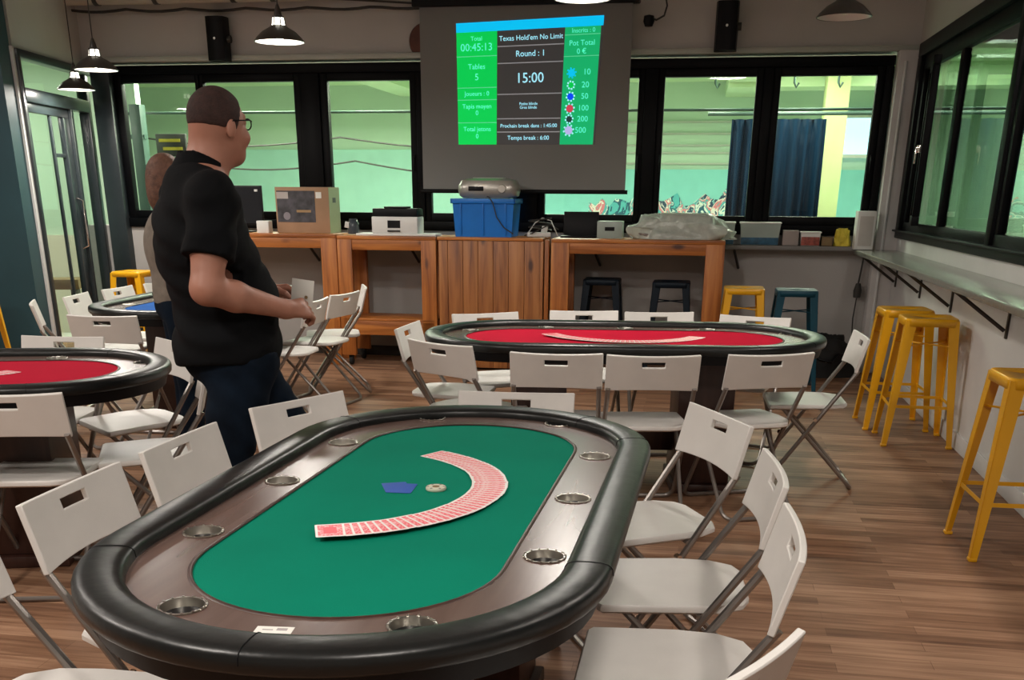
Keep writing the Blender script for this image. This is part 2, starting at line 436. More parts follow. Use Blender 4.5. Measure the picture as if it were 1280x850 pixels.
for i, (a, b) in enumerate(spans):
    f = MB(); mid = (a + b) / 2 + .05
    f.span(a, b, -.05, .0, 2.34, 2.44, .005); f.span(a, b, -.05, .0, 1.17, 1.24, .005)
    for x0, x1 in ((a, a + .07), (mid - .05, mid + .05), (b - .07, b)): f.span(x0, x1, -.05, .0, 1.24, 2.34, .005)
    fo = struct('window_%d' % (i + 8), f, M['frame'], RP, RRZ)
    for x0, x1 in ((a + .06, mid - .04), (mid + .04, b - .06)):
        MB().span(x0, x1, -.028, -.022, 1.235, 2.345).build('pane', M['coated'], fo, smooth=None)
        MB().span(x0, x1, -.046, -.042, 1.235, 2.345).build('pane', M['coated'], fo, smooth=None)
# one sash folded open into the room, near the corner
sa = MB(); W_ = .62
for z0, z1 in ((1.24, 1.30), (2.26, 2.32)): sa.span(-W_, 0, -.025, .025, z0, z1, .005)
for x0, x1 in ((-W_, -W_ + .055), (-.055, 0)): sa.span(x0, x1, -.025, .025, 1.30, 2.26, .005)
so = struct('window_11', sa, M['frame'], rpt(-.86, .035), RRZ - .16)
MB().span(-W_ + .05, -.05, -.003, .003, 1.295, 2.265).build('pane', M['coated'], so, smooth=None)
MB().box((-W_ + .03, .04, 1.74), (.02, .03, .05), None, .004).box((-W_ + .03, .058, 1.70), (.016, .012, .11), None, .004).build('window_handle', M['chrome'], so)

# left: glazed partition with a door, teal wall nearer
LX = -3.88
lw = MB(); lw.span(LX - .12, LX, 8.95, 10.42, 2.45, CZ)
struct('wall_left', lw, M['wall'])
lf = MB()
lf.span(LX - .06, LX + .04, 8.93, 10.42, 2.40, 2.46, .005)         # head
lf.span(LX - .06, LX + .04, 8.95, 10.30, 2.09, 2.19, .005)           # transom
lf.span(LX - .06, LX + .04, 8.935, 8.985, 0, 2.42, .005)
struct('trim_5', lf, M['doorframe'])
struct('trim_6', MB().span(LX - .02, LX + .02, 8.89, 8.935, 0, 2.47, .004), M['whitetrim'])
pst = MB().span(-6.98, -6.80, -.09, .16, 0, 2.47, .006)
struct('trim_7', pst, M['doorframe'], WP, WRZ)
MBt = MB().span(LX - .012, LX - .006, 8.98, 10.36, 2.18, 2.41)
w12 = struct('window_12', MBt, M['glass'])
d = MB()                                                              # door leaf
y0, y1, ys = 9.0, 9.86, 9.9
d.span(LX - .045, LX + .005, y0, y1, 2.02, 2.09, .005); d.span(LX - .045, LX + .005, y0, y1, 0.01, .10, .005)
d.span(LX - .045, LX + .005, y0, y0 + .05, .1, 2.02, .005); d.span(LX - .045, LX + .005, y1 - .12, y1, .1, 2.02, .005)
d.span(LX - .035, LX - .01, 9.50, 9.53, .1, 2.02, .003); d.span(LX - .035, LX - .01, 9.53, 9.76, 1.70, 1.73, .003)
do = struct('door_1', d, M['doorframe'])
MB().span(LX - .024, LX - .018, y0 + .04, y1 - .11, .09, 2.03).build('pane', M['glass'], do, smooth=None)
MB().tube([(LX + .005, 9.80, .95), (LX + .055, 9.80, .97), (LX + .055, 9.80, 1.35), (LX + .005, 9.80, 1.37)], .011).build('door_handle', M['chrome'], do)
df = MB(); df.span(LX - .06, LX + .03, y1 + .01, y1 + .06, 0, 2.1, .005); df.span(LX - .06, LX + .03, 10.28, 10.36, 0, 2.42, .005)
struct('trim_8', df, M['doorframe'])
struct('window_13', MB().span(LX - .024, LX - .018, y1 + .05, 10.29, .02, 2.1), M['glass'])
struct('wall_teal', MB().span(-6.6, LX + .0, 8.70, 8.90, 0, CZ), M['teal'])
struct('wall_left_near', MB().span(-6.7, -6.5, -2.5, 8.9, 0, CZ), M['wall'])
struct('wall_behind', MB().span(-6.7, 3.4, -2.6, -2.4, 0, CZ), M['wall'])

# ------------------------------------------------------------------ the hall beyond the windows
HZ = 2.78
hb = MB(); hb.span(-13, 6.5, 5.3, 5.5, -.4, HZ + .1)
struct('wall_hall', hb, M['mint'], WP, WRZ)
struct('wall_hall_left', MB().span(-8.7, -8.5, 4, 17.5, .98, HZ + .3), M['mint'])
struct('wall_hall_dado', MB().span(-8.7, -8.48, 4, 17.5, -.4, .98), M['dado'])
struct('wall_hall_end', MB().span(-8.7, -3.95, 11.9, 12.05, .98, HZ), M['mint'])
struct('wall_hall_end_dado', MB().span(-8.7, -3.9, 11.88, 12.06, -.4, .98), M['dado'])
struct('wall_hall_right', MB().span(1.75, 1.9, .25, 5.4, -.4, HZ + .1), M['mint'], WP, WRZ)
struct('ground_outside', MB().span(4.2, 9, -2, 9.5, -.2, -.1), M['frame'])
struct('floor_hall', MB().span(-8.7, 6.5, 10.95, 17.5, -.12, -.06).span(-8.7, -7.05, 4, 10.95, -.12, -.06), M['hallfloor'])
struct('ceiling_hall', MB().span(-8.7, 6.5, 11.25, 17.5, HZ, HZ + .05).span(-8.7, -6.75, 4, 11.25, HZ, HZ + .05), M['mintceil'])
bm_ = MB(); bm_.span(-8.4, -2.7, 2.6, 3.0, 2.62, HZ + .02); bm_.span(-1.3, 3.2, 3.4, 3.9, 2.55, HZ + .02); bm_.span(-1.3, -.9, 1.4, 5.4, 2.60, HZ + .02); bm_.span(-5.6, -5.2, .8, 5.4, 2.64, HZ + .02)
struct('ceiling_hall_beams', bm_, M['mintceil'], WP, WRZ)
struct('wall_hall_aqua', MB().span(-3.9, 1.2, 5.24, 5.31, -.3, 1.74), M['aqua'], WP, WRZ)
struct('wall_hall_aqua_left', MB().span(-8.4, -3.9, 5.26, 5.31, -.3, 1.98), mat('pale_aqua_wall', (.42, .72, .64), .8, var=.04), WP, WRZ)
# mural: jagged painted band on the far aqua wall
poly = [(-3.0, .6)]; x = -3.0
while x < .2:
    poly.append((x, 1.30 + .20 * R.random() + .05 * math.sin(x * 5))); x += .09
poly += [(.2, .6)]
mu = MB().prism([(px, pz) for px, pz in poly], 0, .012, Matrix(((1, 0, 0, 0), (0, 0, -1, 5.238), (0, 1, 0, 0), (0, 0, 0, 1))))
mu = mu.build('wall_mural', M['mural'], None, WP, (0, 0, WRZ), smooth=None)
tag(mu, 'jagged red, white and navy graffiti painted along the aqua wall beyond the windows', 'mural')
ms = MB()
for z in (1.80, 1.93, 2.02, 2.16, 2.30): ms.span(-3.6, -.3, 5.27, 5.30, z, z + .022)
struct('trim_9', ms, M['trimgrey'], WP, WRZ)
# column, lit opening, curtain
c_ = MB().span(-.27, -.03, 3.0, 3.3, -.1, HZ, .01).build('hall_column', M['column'], None, WP, (0, 0, WRZ))
tag(c_, 'yellow-green square column right of the curtain beyond the window', 'column')
lo = empty('lit_hall_window', wpt(.40, -5.2), WRZ, 'bright daylit small window in the far hall, right of the yellow column', 'window')
MB().span(-.24, .24, -.02, .03, 1.92, 2.34).build('bright_pane', M['daylight'], lo, smooth=None)
fr = MB(); fr.span(-.28, .28, -.05, .02, 2.34, 2.38).span(-.28, .28, -.05, .02, 1.88, 1.92).span(-.28, -.24, -.05, .02, 1.92, 2.34).span(.24, .28, -.05, .02, 1.92, 2.34)
fr.build('frame', M['white'], lo)
def curtain(name, x0, x1, off, z0, z1, label):
    b = bmesh.new(); n = 90; vs = []
    for i in range(n + 1):
        u = i / n; x = x0 + (x1 - x0) * u
        y = .045 * math.sin(u * 46 + 1.3 * math.sin(u * 7)) + .02 * math.sin(u * 17)
        vs.append((b.verts.new((x, -off + y, z1)), b.verts.new((x + .02 * math.sin(u * 21), -off + y * 1.3, z0))))
    for i in range(n): b.faces.new((vs[i][0], vs[i + 1][0], vs[i + 1][1], vs[i][1]))
    me = bpy.data.meshes.new(name); b.to_mesh(me); b.free()
    me.polygons.foreach_set('use_smooth', [True] * len(me.polygons))
    o = link(name, me, M['curtain'], None, WP, (0, 0, WRZ))
    md = o.modifiers.new('t', 'SOLIDIFY'); md.thickness = .006
    return tag(o, label, 'curtain')
curtain('curtain', -1.26, -.34, -2.0, .2, 2.14, 'dark blue pleated curtain hanging in the hall behind the right-hand windows')
cr = MB().tube([(-1.5, 2.0, 2.19), (1.4, 2.0, 2.19)], .018).build('curtain_rail', M['hallsteel'], None, WP, (0, 0, WRZ))
tag(cr, 'dark horizontal rail carrying the blue curtain in the hall', 'rail')
rd = MB().tube([(-7.6, 1.45, 2.19), (1.8, 1.45, 2.19)], .013).build('ceiling_pipe', M['hallsteel'], None, WP, (0, 0, WRZ))
tag(rd, 'thin dark straight pipe running across the hall behind all back windows', 'pipe')
for k, (zz, yy, sag, lab) in enumerate(((2.02, 2.4, .10, 'upper sagging dark cable strung across the green hall'), (1.82, 2.9, .12, 'lower sagging dark cable strung across the green hall'))):
    pts = [(-8 + 5.0 * i / 24, yy, zz - sag * math.sin(PI * ((i % 12) / 12)) - .004 * i * (1 if k else .4)) for i in range(25)]
    tag(MB().tube(pts, .010, 6).build('hall_cable', M['cable'], None, WP, (0, 0, WRZ)), lab, 'cable')
for k, (x, lab) in enumerate(((-7.05, 'dark green steel post in the hall near the corner window'), )):
    p = MB().span(-7.29, -7.17, 1.1, 1.22, -.1, 2.25, .006).span(-7.40, -7.36, 1.1, 1.2, 1.70, 2.25).span(-7.44, -7.16, 1.12, 1.18, 1.93, 1.97)
    tag(p.build('steel_post', M['hallsteel'], None, WP, (0, 0, WRZ)), lab, 'post')
for k in range(5):                                     # short hanger hooks below the hall ceiling
    x = [-4.25, -1.45, -.72, -.32, -3.9][k]; y = [1.5, 1.5, 1.5, 1.5, 2.2][k]
    hk = MB().tube([(x, y, HZ), (x, y, 2.42), (x + .02, y, 2.38), (x + .04, y, 2.42)], .012, 6).build('ceiling_hook', M['hallsteel'], None, WP, (0, 0, WRZ))
    tag(hk, ['hook hanging outside the third window from the left', 'hook seen in the second window from the right', 'left hook outside the rightmost back window, above the curtain',
             'right hook outside the rightmost back window', 'small hook over the hall cable behind the projection screen'][k], 'hook', 'hooks under the hall ceiling')
sgn = MB().box((-7.11, 1.6, 1.89), (.34, .04, .22), None, .006).build('hall_sign', M['cable'], None, WP, (0, 0, WRZ))
tag(sgn, 'small dark sign with pale bands hanging beyond the window behind the man', 'sign')
MB().span(-7.24, -7.00, 1.57, 1.579, 1.92, 1.95).span(-7.20, -6.98, 1.57, 1.579, 1.84, 1.87).build('pale_band', M['ywl'], sgn)
hs = empty('low_bench', (-4.75, 10.9, -.06), .2, 'small dark brown bench seen through the glass door', 'bench')
MB().span(-.35, .35, -.16, .16, .56, .66, .01).build('seat', M['brown'], hs)
for sx in (-.28, .28): MB().span(sx - .025, sx + .025, -.12, .12, 0, .56, .005).build('leg', M['bracket'], hs)

# ------------------------------------------------------------------ ceiling duct, cables, speakers
du = MB().tube([(-7.1, -.22, 2.99), (-4.9, -.20, 2.985), (-4.6, -.2, 3.02), (-4.45, -.2, 3.12)], .065, 14)
du.tube([(-7.1, -.08, 3.0), (-4.0, -.08, 2.995)], .03, 10)
duo = tag(du.build('ceiling_duct', M['pipe'], None, WP, (0, 0, WRZ)), 'off-white duct pipe running along the top of the back wall', 'duct')
for x in (-6.75, -6.2, -5.5, -5.15): MB().lathe([(.068, -.02), (.074, -.02), (.074, .02), (.068, .02)], (x, -.215, 2.99), 16, True, 'X').build('clamp', M['cable'], duo)
cb = MB().tube([(-7.1 + 3.3 * i / 30, -.1, 2.91 - .02 * abs(math.sin(i * .62)) - .001 * i) for i in range(31)], .012, 6)
cb.tube([(-5.2 + 1.4 * i / 12, -.1, 2.985 - .008 * i) for i in range(13)], .009, 6)
tag(cb.build('wall_cable', M['cable'], None, WP, (0, 0, WRZ)), 'loose dark cable looping under the duct on the back wall', 'cable')
def speaker(s, z0, z1, label):
    e = empty('wall_speaker', wpt(s, .0, z0), WRZ, label, 'speaker', 'black speakers on the back wall')
    h = z1 - z0
    f = MB()
    pts = [(-.085, -.05), (.085, -.05), (.09, -.10), (.078, -.165), (.04, -.185), (-.04, -.185), (-.078, -.165), (-.09, -.10)]
    f.prism(pts, 0, h); f.build('housing', M['blackplastic'], e)
    MB().lathe([(0, -.187), (.010, -.187), (.010, -.184)], (0, 0, h * .5), 12, False, 'Y').build('badge', M['steel'], e)
    MB().span(-.03, .03, -.05, 0, h * .4, h * .6, .005).tube([(.08, -.10, h * .5), (.115, -.10, h * .5)], .03, 10).build('bracket', M['bracket'], e)
speaker(-5.72, 2.49, 2.83, 'black wall speaker at left, above the windows beside the pendant lamps')
speaker(-1.40, 2.51, 2.86, 'black wall speaker right of the projection screen')
cm = empty('security_camera', wpt(-2.02, .12, 2.74), WRZ, 'small black camera with a looping cable beside the screen top', 'camera')
MB().lathe([(0, -.05), (.03, -.045), (.045, -.01), (.04, .03), (0, .04)], (0, 0, 0), 16).build('body', M['blackplastic'], cm)
MB().tube([(0, 0, .02), (.06, 0, .0), (.12, 0, .03), (.14, .0, .1), (.12, 0, .18), (.05, .02, .22)], .008, 6).build('cable', M['cable'], cm)
rdk = MB().lathe([(0, -.03), (.13, -.03), (.14, -.015), (.14, 0), (0, 0)], (0, 0, 0), 32, False, 'Y').build('round_plaque', M['wooddisc'], None, wpt(-3.90, .005, 2.63), (0, 0, WRZ))
tag(rdk, 'round reddish-brown plaque on the wall, half hidden by the screen', 'plaque')

# ------------------------------------------------------------------ projection screen
ps = empty('projection_screen', wpt(-3.03, .15, 1.435), WRZ, 'grey pull-down projection screen showing a green poker timer', 'screen')
ps.scale = (1.018, 1, 1.018)
MB().span(-.865, .865, -.003, .003, .03, 1.40).build('fabric', M['screen'], ps)
MB().tube([(-.885, 0, .015), (.885, 0, .015)], .017, 10).build('bottom_bar', M['blackplastic'], ps)
MB().span(-.92, .92, -.05, .06, 1.40, 1.49, .01).build('top_casing', M['blackplastic'], ps)
# projected picture: a keystoned quad; q(u,v) maps 0..1 picture coordinates to local x,z
TL, TR, BR_, BL = (-.56, 1.28), (.64, 1.318), (.60, .38), (-.55, .38)
def q(u, v):
    x = (TL[0] * (1 - u) + TR[0] * u) * v + (BL[0] * (1 - u) + BR_[0] * u) * (1 - v)
    z = (TL[1] * (1 - u) + TR[1] * u) * v + (BL[1] * (1 - u) + BR_[1] * u) * (1 - v)
    return x, z
pic = MB(); 
def quad(mb, u0, u1, v0, v1, y):
    ps_ = [q(u0, v0), q(u1, v0), q(u1, v1), q(u0, v1)]
    mb.hexa([(x, y, z) for x, z in ps_], [(x, y - .001, z) for x, z in ps_]); return mb
pimg = quad(MB(), 0, 1, 0, .955, -.004).build('projected_picture', M['phosphor_grey'], ps, smooth=None)
pimg['label'] = 'projected poker timer with green side columns'
quad(MB(), 0, .283, 0, .93, -.0055).build('left_column', M['phosphor_green'], pimg, smooth=None)
quad(MB(), .745, .985, 0, .93, -.0055).build('right_column', M['phosphor_green2'], pimg, smooth=None)
quad(MB(), 0, 1, .925, 1.0, -.0056).build('header_bar', M['phosphor_cyan'], pimg, smooth=None)
ln = MB()
for v in (.80, .665, .415, .215, .105): quad(ln, .287, .742, v - .004, v + .004, -.006)
ln.build('divider', M['phosphor_line'], pimg, smooth=None)
ln = MB()
for v in (.73, .475, .375, .185): quad(ln, 0, .283, v - .003, v + .003, -.0068)
for v in (.865, .70): quad(ln, .745, .985, v - .003, v + .003, -.0068)
ln.build('divider', M['phosphor_glin'], pimg, smooth=None)
def ptext(t, u, v, size, m, align='CENTER', name='lettering'):
    x, z = q(u, v)
    a = math.atan2(.038 * v, 1.2)
    return font_mesh(t, size, name, M[m], pimg, (x, -.0075, z), (PI / 2, -a, 0), align)
for t, u, v, s_, m in (
    ('Total', .14, .87, .045, 'phosphor_gtext'), ('00:45:13', .14, .80, .078, 'phosphor_gtext'),
    ('Tables', .14, .645, .055, 'phosphor_gtext'), ('5', .14, .56, .07, 'phosphor_gtext'),
    ('Joueurs : 0', .14, .425, .048, 'phosphor_gtext'), ('Tapis moyen', .14, .32, .048, 'phosphor_gtext'), ('0', .14, .265, .05, 'phosphor_gtext'),
    ('Total jetons', .14, .13, .048, 'phosphor_gtext'), ('0', .14, .07, .05, 'phosphor_gtext'),
    ("Texas Hold'em No Limit", .515, .86, .052, 'phosphor_text'), ('Round : 1', .515, .735, .062, 'phosphor_text'), ('15:00', .515, .54, .105, 'phosphor_text'),
    ('Petite blinde', .51, .335, .030, 'phosphor_text'), ('Gros blinde', .51, .305, .030, 'phosphor_text'), ('Prochain break dans : 1:45:00', .515, .155, .040, 'phosphor_text'), ('Temps break : 6:00', .515, .055, .045, 'phosphor_text'),
    ('Inscrits : 0', .87, .895, .045, 'phosphor_gtext'), ('Pot Total', .865, .80, .055, 'phosphor_gtext'), ('0 €', .865, .735, .055, 'phosphor_gtext'),
    ('10', .91, .575, .062, 'phosphor_gtext'), ('20', .905, .475, .062, 'phosphor_gtext'), ('50', .905, .385, .06, 'phosphor_gtext'),
    ('100', .90, .292, .06, 'phosphor_gtext'), ('200', .90, .205, .06, 'phosphor_gtext'), ('500', .89, .115, .062, 'phosphor_gtext')):
    ptext(t, u, v, s_, m)
for v, m, rr in ((.57, 'phosphor_cyan', .034), (.475, 'phosphor_green', .028), (.385, 'phosphor_blue', .032), (.29, 'phosphor_red', .036), (.205, 'phosphor_dark', .03), (.115, 'phosphor_lilac', .04)):
    x, z = q(.805, v)
    b = MB()
    for k in range(8):
        a = k * PI / 4 + .2
        b.box((x + rr * math.cos(a), -.0078, z + rr * math.sin(a)), (.012, .001, .012), (0, -a, 0))
    b.build('chip_edge', M['phosphor_text'] if m != 'phosphor_cyan' else M['phosphor_cyan'], pimg, smooth=None)
    MB().lathe([(0, -.0009), (rr * .8, -.0009), (rr * .8, 0), (0, 0)], (x, -.0072, z), 20, False, 'Y').build('chip_symbol', M[m], pimg, smooth=None)

# ------------------------------------------------------------------ pendant lamps
def pendant(proto, loc, label, dia=.30, lit=True):
    e = empty('pendant_lamp', loc, 0, label, 'lamp', 'enamel pendant lamps')
    if proto is None:
        k = dia / .30
        b = MB().lathe([(.148, 0), (.150, .004), (.135, .022), (.10, .055), (.058, .078), (.046, .088), (.044, .086), (.056, .074), (.097, .050), (.131, .018), (.145, .0)], (0, 0, 0), 36, True)
        b.build('lamp_shade', M['lampouter'], e)
        MB().lathe([(.143, .0015), (.128, .0175), (.095, .049), (.055, .073), (.0, .073)], (0, 0, 0), 36).build('shade_lining', M['lampinner'], e)
        MB().lathe([(.041, .088), (.036, .098), (.033, .125), (.030, .135), (.022, .136), (0, .136)], (0, 0, 0), 24).build('lit_neck', M['lampneck'], e)
        nb = MB()
        for a in range(6):
            t = a * PI / 3
            nb.tube([(.042 * math.cos(t), .042 * math.sin(t), .085), (.036 * math.cos(t), .036 * math.sin(t), .13)], .004, 6)
        nb.lathe([(.036, .128), (.036, .136), (.024, .142), (.020, .165), (.013, .185), (.008, .20), (0, .20)], (0, 0, 0), 20)
        nb.build('neck_fitting', M['lampouter'], e)
        MB().lathe([(0, .012), (.018, .015), (.030, .032), (.026, .050), (.014, .068), (0, .07)], (0, 0, 0), 16).build('bulb', M['bulb'] if lit else M['lampinner'], e)
    else:
        for ch in proto.children:
            if ch.name.startswith('cord'): continue
            c = ch.copy(); COL.objects.link(c); c.parent = e
    MB().tube([(0, 0, .19), (0, 0, CZ - loc[2])], .004, 6).build('cord', M['cable'], e)
    return e
lamps = [((-2.92, 8.04, 2.22), 'lit enamel pendant lamp at left, larger of the two by the corner window'),
         ((-3.57, 9.33, 2.20), 'lit enamel pendant lamp hanging farthest left, in front of the corner post'),
         ((-1.40, 6.94, 2.27), 'lit enamel pendant lamp above the standing man, left of the screen'),
         ((1.82, 6.44, 2.35), 'dark unlit pendant lamp near the right speaker'),
         ((.35, 5.98, 2.36), 'bright pendant lamp at the top edge of the photo, in front of the screen')]
p0 = pendant(None, *lamps[0])
for l in lamps[1:3] + lamps[4:]: pendant(p0, *l)
pendant(None, *lamps[3], lit=False)
for o in bpy.data.objects:
    pass
unlit = [o for o in bpy.data.objects if o.get('label', '').startswith('dark unlit')][0]
for ch in unlit.children:
    if ch.name.startswith('lit_neck'): ch.name = 'neck'; ch.data.materials[0] = M['lampouter']

def light(name, kind, loc, energy, col, size=.25, rot=(0, 0, 0), **kw):
    l = bpy.data.lights.new(name, kind); l.energy = energy; l.color = col
    if kind == 'AREA':
        l.shape = kw.get('shape', 'DISK'); l.size = size
        if 'sy' in kw: l.size_y = kw['sy']
        if 'spread' in kw: l.spread = kw['spread']
    elif kind == 'POINT': l.shadow_soft_size = size
    o = bpy.data.objects.new(name, l); COL.objects.link(o); o.location = loc; o.rotation_euler = rot
    return o
WARM = (1, .93, .85)
for l in lamps[:3] + lamps[4:]:
    light('pendant_glow', 'AREA', (l[0][0], l[0][1], l[0][2] - .006), 22, WARM, .22)
# unseen fill lights added overhead, out of frame, to brighten the room
for x, y, e_ in ((-2.2, 1.2, 30), (.3, .2, 26), (2.2, 2.4, 24), (-3.9, 3.4, 30), (-.9, 3.0, 0), (2.4, 4.4, 20), (-4.4, 6.0, 20)):
    if e_: light('added_fill_light', 'AREA', (x, y, 3.2), e_ * 2.3, (1, .92, .84), .6)
# hall lights (fluorescent, greenish)
GRN = (.97, 1., .82)
for s, off, e_ in ((-6.5, -1.7, 110), (-5.2, -1.6, 130), (-3.0, -1.9, 100), (-.9, -1.5, 70), (.9, -1.6, 45), (-6.0, -2.9, 110), (-3.5, -2.5, 95), (-1.0, -2.5, 60), (1.0, -2.7, 50)):
    light('hall_tube_light', 'AREA', wpt(s, off, HZ - .03), e_ * .95, GRN, 1.2, (0, 0, WRZ), shape='RECTANGLE', sy=.25)
for x, y, e_ in ((-5.2, 10.6, 70), (-6.8, 10.4, 70), (-7.6, 7.5, 30)):
    light('hall_tube_light', 'AREA', (x, y, HZ - .03), e_ * .62, GRN, 1.2, (0, 0, 0), shape='RECTANGLE', sy=.25)

# ------------------------------------------------------------------ counters along the back wall
def post(mb, x, y, w=.10, d=.08, z0=.0, z1=1.0): mb.span(x - w / 2, x + w / 2, y - d / 2, y + d / 2, z0, z1, .004)
def bar_table(name, s0, s1, off, depth, label, z=1.095, casters=False, shelf=False, legw=.14):
    e = empty(name, wpt((s0 + s1) / 2, off - depth / 2), WRZ, label, 'table', 'pine bar tables along the back wall')
    w = s1 - s0; zl = .09 if casters else 0
    MB().span(-w / 2, w / 2, -depth / 2, depth / 2, z - .03, z, .004).build('tabletop', M['pinex'], e)
    MB().span(-w / 2 + .01, w / 2 - .01, -depth / 2 + .01, -depth / 2 + .035, z - .115, z - .03, .003).build('apron', M['pinex'], e)
    MB().span(-w / 2 + .01, w / 2 - .01, depth / 2 - .035, depth / 2 - .01, z - .115, z - .03, .003).build('apron', M['pinex'], e)
    for sx in (-1, 1):
        for sy in (-1, 1):
            MB().span(sx * (w / 2 - legw if sx > 0 else w / 2), sx * (w / 2 if sx > 0 else w / 2 - legw), sy * (depth / 2 - .045), sy * (depth / 2 - .0), zl, z - .03, .004).build('leg', M['pinez'], e)
    if shelf:
        MB().span(-w / 2 + .02, w / 2 - .02, -depth / 2 + .0, -depth / 2 + .03, .27, .39, .004).span(-w / 2 + .02, w / 2 - .02, -depth / 2, depth / 2, .39, .41, .003).build('lower_shelf', M['pinex'], e)
    if casters:
        for sx in (-1, 1):
            for sy in (-1, 1):
                c = MB(); x = sx * (w / 2 - .07); y = sy * (depth / 2 - .05)
                c.lathe([(0, -.015), (.036, -.015), (.04, -.008), (.04, .008), (.036, .015), (0, .015)], (x, y, .041), 16, False, 'X').span(x - .02, x + .02, y - .02, y + .02, .06, .09)
                c.build('caster', M['rubber'], e)
    return e
bar_table('bar_table', -6.15, -4.565, .65, .42, 'pine bar table at left, behind the man, carrying the cardboard box', z=1.10)
bar_table('bar_table', -4.555, -3.685, .66, .45, 'pine bar table on casters with a low shelf, under the printer', z=1.092, casters=True, shelf=True, legw=.13)
bar_table('bar_table', -2.70, -1.29, .68, .46, 'wide pine bar table at right with stools beneath it', z=1.09, legw=.15)
cab = empty('plank_cabinet', wpt(-3.225, .43), WRZ, 'rustic pine plank cabinet standing under the blue crate', 'cabinet')
b = MB(); xs = [-.435, -.355, -.225, -.095, .035, .165, .30, .435]
for i in range(7): b.span(xs[i] + .0015, xs[i + 1] - .0015, -.24, -.215, 0.02, 1.065, .003)
b.build('front_boards', M['cabz'], cab)
MB().span(-.433, .433, -.215, .22, .02, 1.06).build('body', M['darkwood'], cab)
b = MB()
for i in range(3): b.span(.434, .458, -.24 + i * .155, -.24 + (i + 1) * .155 - .003, .02, 1.065, .003)
b.build('side_boards', M['cabz'], cab)
MB().span(-.445, .455, -.25, .23, 1.067, 1.092, .004).build('top', M['pinex'], cab)
pk = MB().span(-.018, .016, -.02, .02, 0, 1.08, .004).build('loose_post', M['pinez'], None, wpt(-2.735, .66), (0, 0, WRZ))
tag(pk, 'slim upright pine post in the gap right of the plank cabinet', 'post')
# wall ledge
lg = empty('wall_ledge', wpt(-3.1, 0, 1.005), WRZ, 'narrow grey ledge fixed along the back wall under the windows', 'shelf')
MB().span(-3.3, 2.95, -.18, 0, 0, .035, .004).build('board', M['shelfgrey'], lg)
for x in (-1.9, -.95, .7, 1.9): 
    MB().tube([(x, -.16, -.01), (x + .05, -.015, -.16)], .012, 6).tube([(x, -.17, -.005), (x, -.0, -.005)], .01, 6).build('bracket', M['bracket'], lg)
# right counter
rc = empty('window_counter', rpt(-4.5, 0, 1.0), RRZ, 'long brushed metal counter fixed under the right-hand windows', 'counter')
MB().span(-4.5, 4.33, .0, .34, -.018, .018, .006).build('counter_top', M['counter'], rc)
for t in (-.35, -1.35, -2.35, -3.65, -5.1, -6.6):
    x = t + 4.5
    MB().tube([(x, .30, -.02), (x, .02, -.22)], .011, 6).span(x - .012, x + .012, .0, .012, -.26, -.02).span(x - .012, x + .012, .0, .3, -.03, -.018).build('bracket', M['bracket'], rc)
# things standing on the counters -------------------------------------------------
def thing(name, s, off, z, label, cat, drz=0., group=None): return empty(name, wpt(s, off, z), WRZ + drz, label, cat, group)
TZ = 1.10
e = thing('monitor', -5.50, .42, TZ, 'flat black monitor on the left bar table, partly hidden by the man', 'monitor', .05)
MB().span(-.20, .20, -.012, .012, .06, .385, .004).build('housing', M['blackplastic'], e)
MB().span(-.19, .19, -.0135, -.012, .075, .37).build('display', mat('dark_display', (.01, .012, .016), .15), e)
MB().span(-.10, .10, -.07, .07, 0, .012, .003).span(-.02, .02, -.0, .02, .01, .12).build('stand', M['blackplastic'], e)
MB().box((.15, -.0145, .345), (.03, .002, .018), None, .0008).build('sticker', M['white'], e)
e = MB().span(-.055, .055, -.045, .045, 0, .10, .004).build('small_box', M['white'], None, wpt(-5.245, .54, TZ), (0, 0, WRZ)); tag(e, 'small white box standing left of the cardboard carton', 'box')
e = thing('cardboard_box', -4.90, .35, TZ, 'brown cardboard box with a dark printed picture on the left bar table', 'box', .0)
MB().span(-.25, .235, -.14, .14, 0, .375, .004).build('carton', M['cardboard'], e)
MB().span(-.235, .11, -.1425, -.14, .09, .345).build('printed_picture', M['print'], e)
MB().span(-.235, -.13, -.144, -.1425, .28, .335).build('label_patch', mat('grey_label', (.42, .38, .36), .6), e)
MB().lathe([(0, -.1445), (.032, -.1445), (.032, -.1425), (0, -.1425)], (-.15, 0, .14), 20, False, 'Y').build('printed_motif', mat('grey_motif', (.22, .20, .22), .5), e)
MB().span(.12, .17, -.1435, -.14, .285, .335).build('label_patch', M['paper'], e)
MB().span(-.06, .07, -.1445, -.1425, .17, .19).build('printed_word', mat('bronze_print', (.35, .22, .10), .5), e)
MB().span(.2351, .238, -.138, .138, .003, .372).build('green_lit_side', M['cardboard_green_lit'], e)  # green light on the carton's side, put into the colour of this sheet
MB().span(.238, .2395, -.05, .03, .25, .29).build('hand_hole', M['cable'], e)
e = thing('glass_jar', -4.445, .52, TZ, 'small dark glass jar with a paper label beside the carton', 'jar')
MB().lathe([(0, 0), (.045, 0), (.052, .01), (.05, .09), (.035, .11), (.036, .125), (0, .125)], (0, 0, 0), 20).build('body', mat('dark_glass', (.05, .06, .07), .1), e)
MB().box((-.035, -.045, .075), (.05, .008, .05), (0, .2, .6), .002).build('paper_label', M['paper'], e)
e = MB().span(-.32, .38, -.11, .10, 0, .018, .004).build('white_board', M['white'], None, wpt(-4.07, .52, 1.093), (0, 0, WRZ)); tag(e, 'flat whitish board lying under the printer', 'board')
e = thing('printer', -4.05, .52, 1.111, 'white compact printer with a black top on the bar table', 'printer')
MB().span(-.20, .20, -.10, .12, 0, .135, .008).build('body', M['white'], e)
MB().span(-.195, .195, -.085, .12, .135, .20, .008).span(-.10, .10, -.06, .08, .2, .215, .004).build('lid', M['blackplastic'], e)
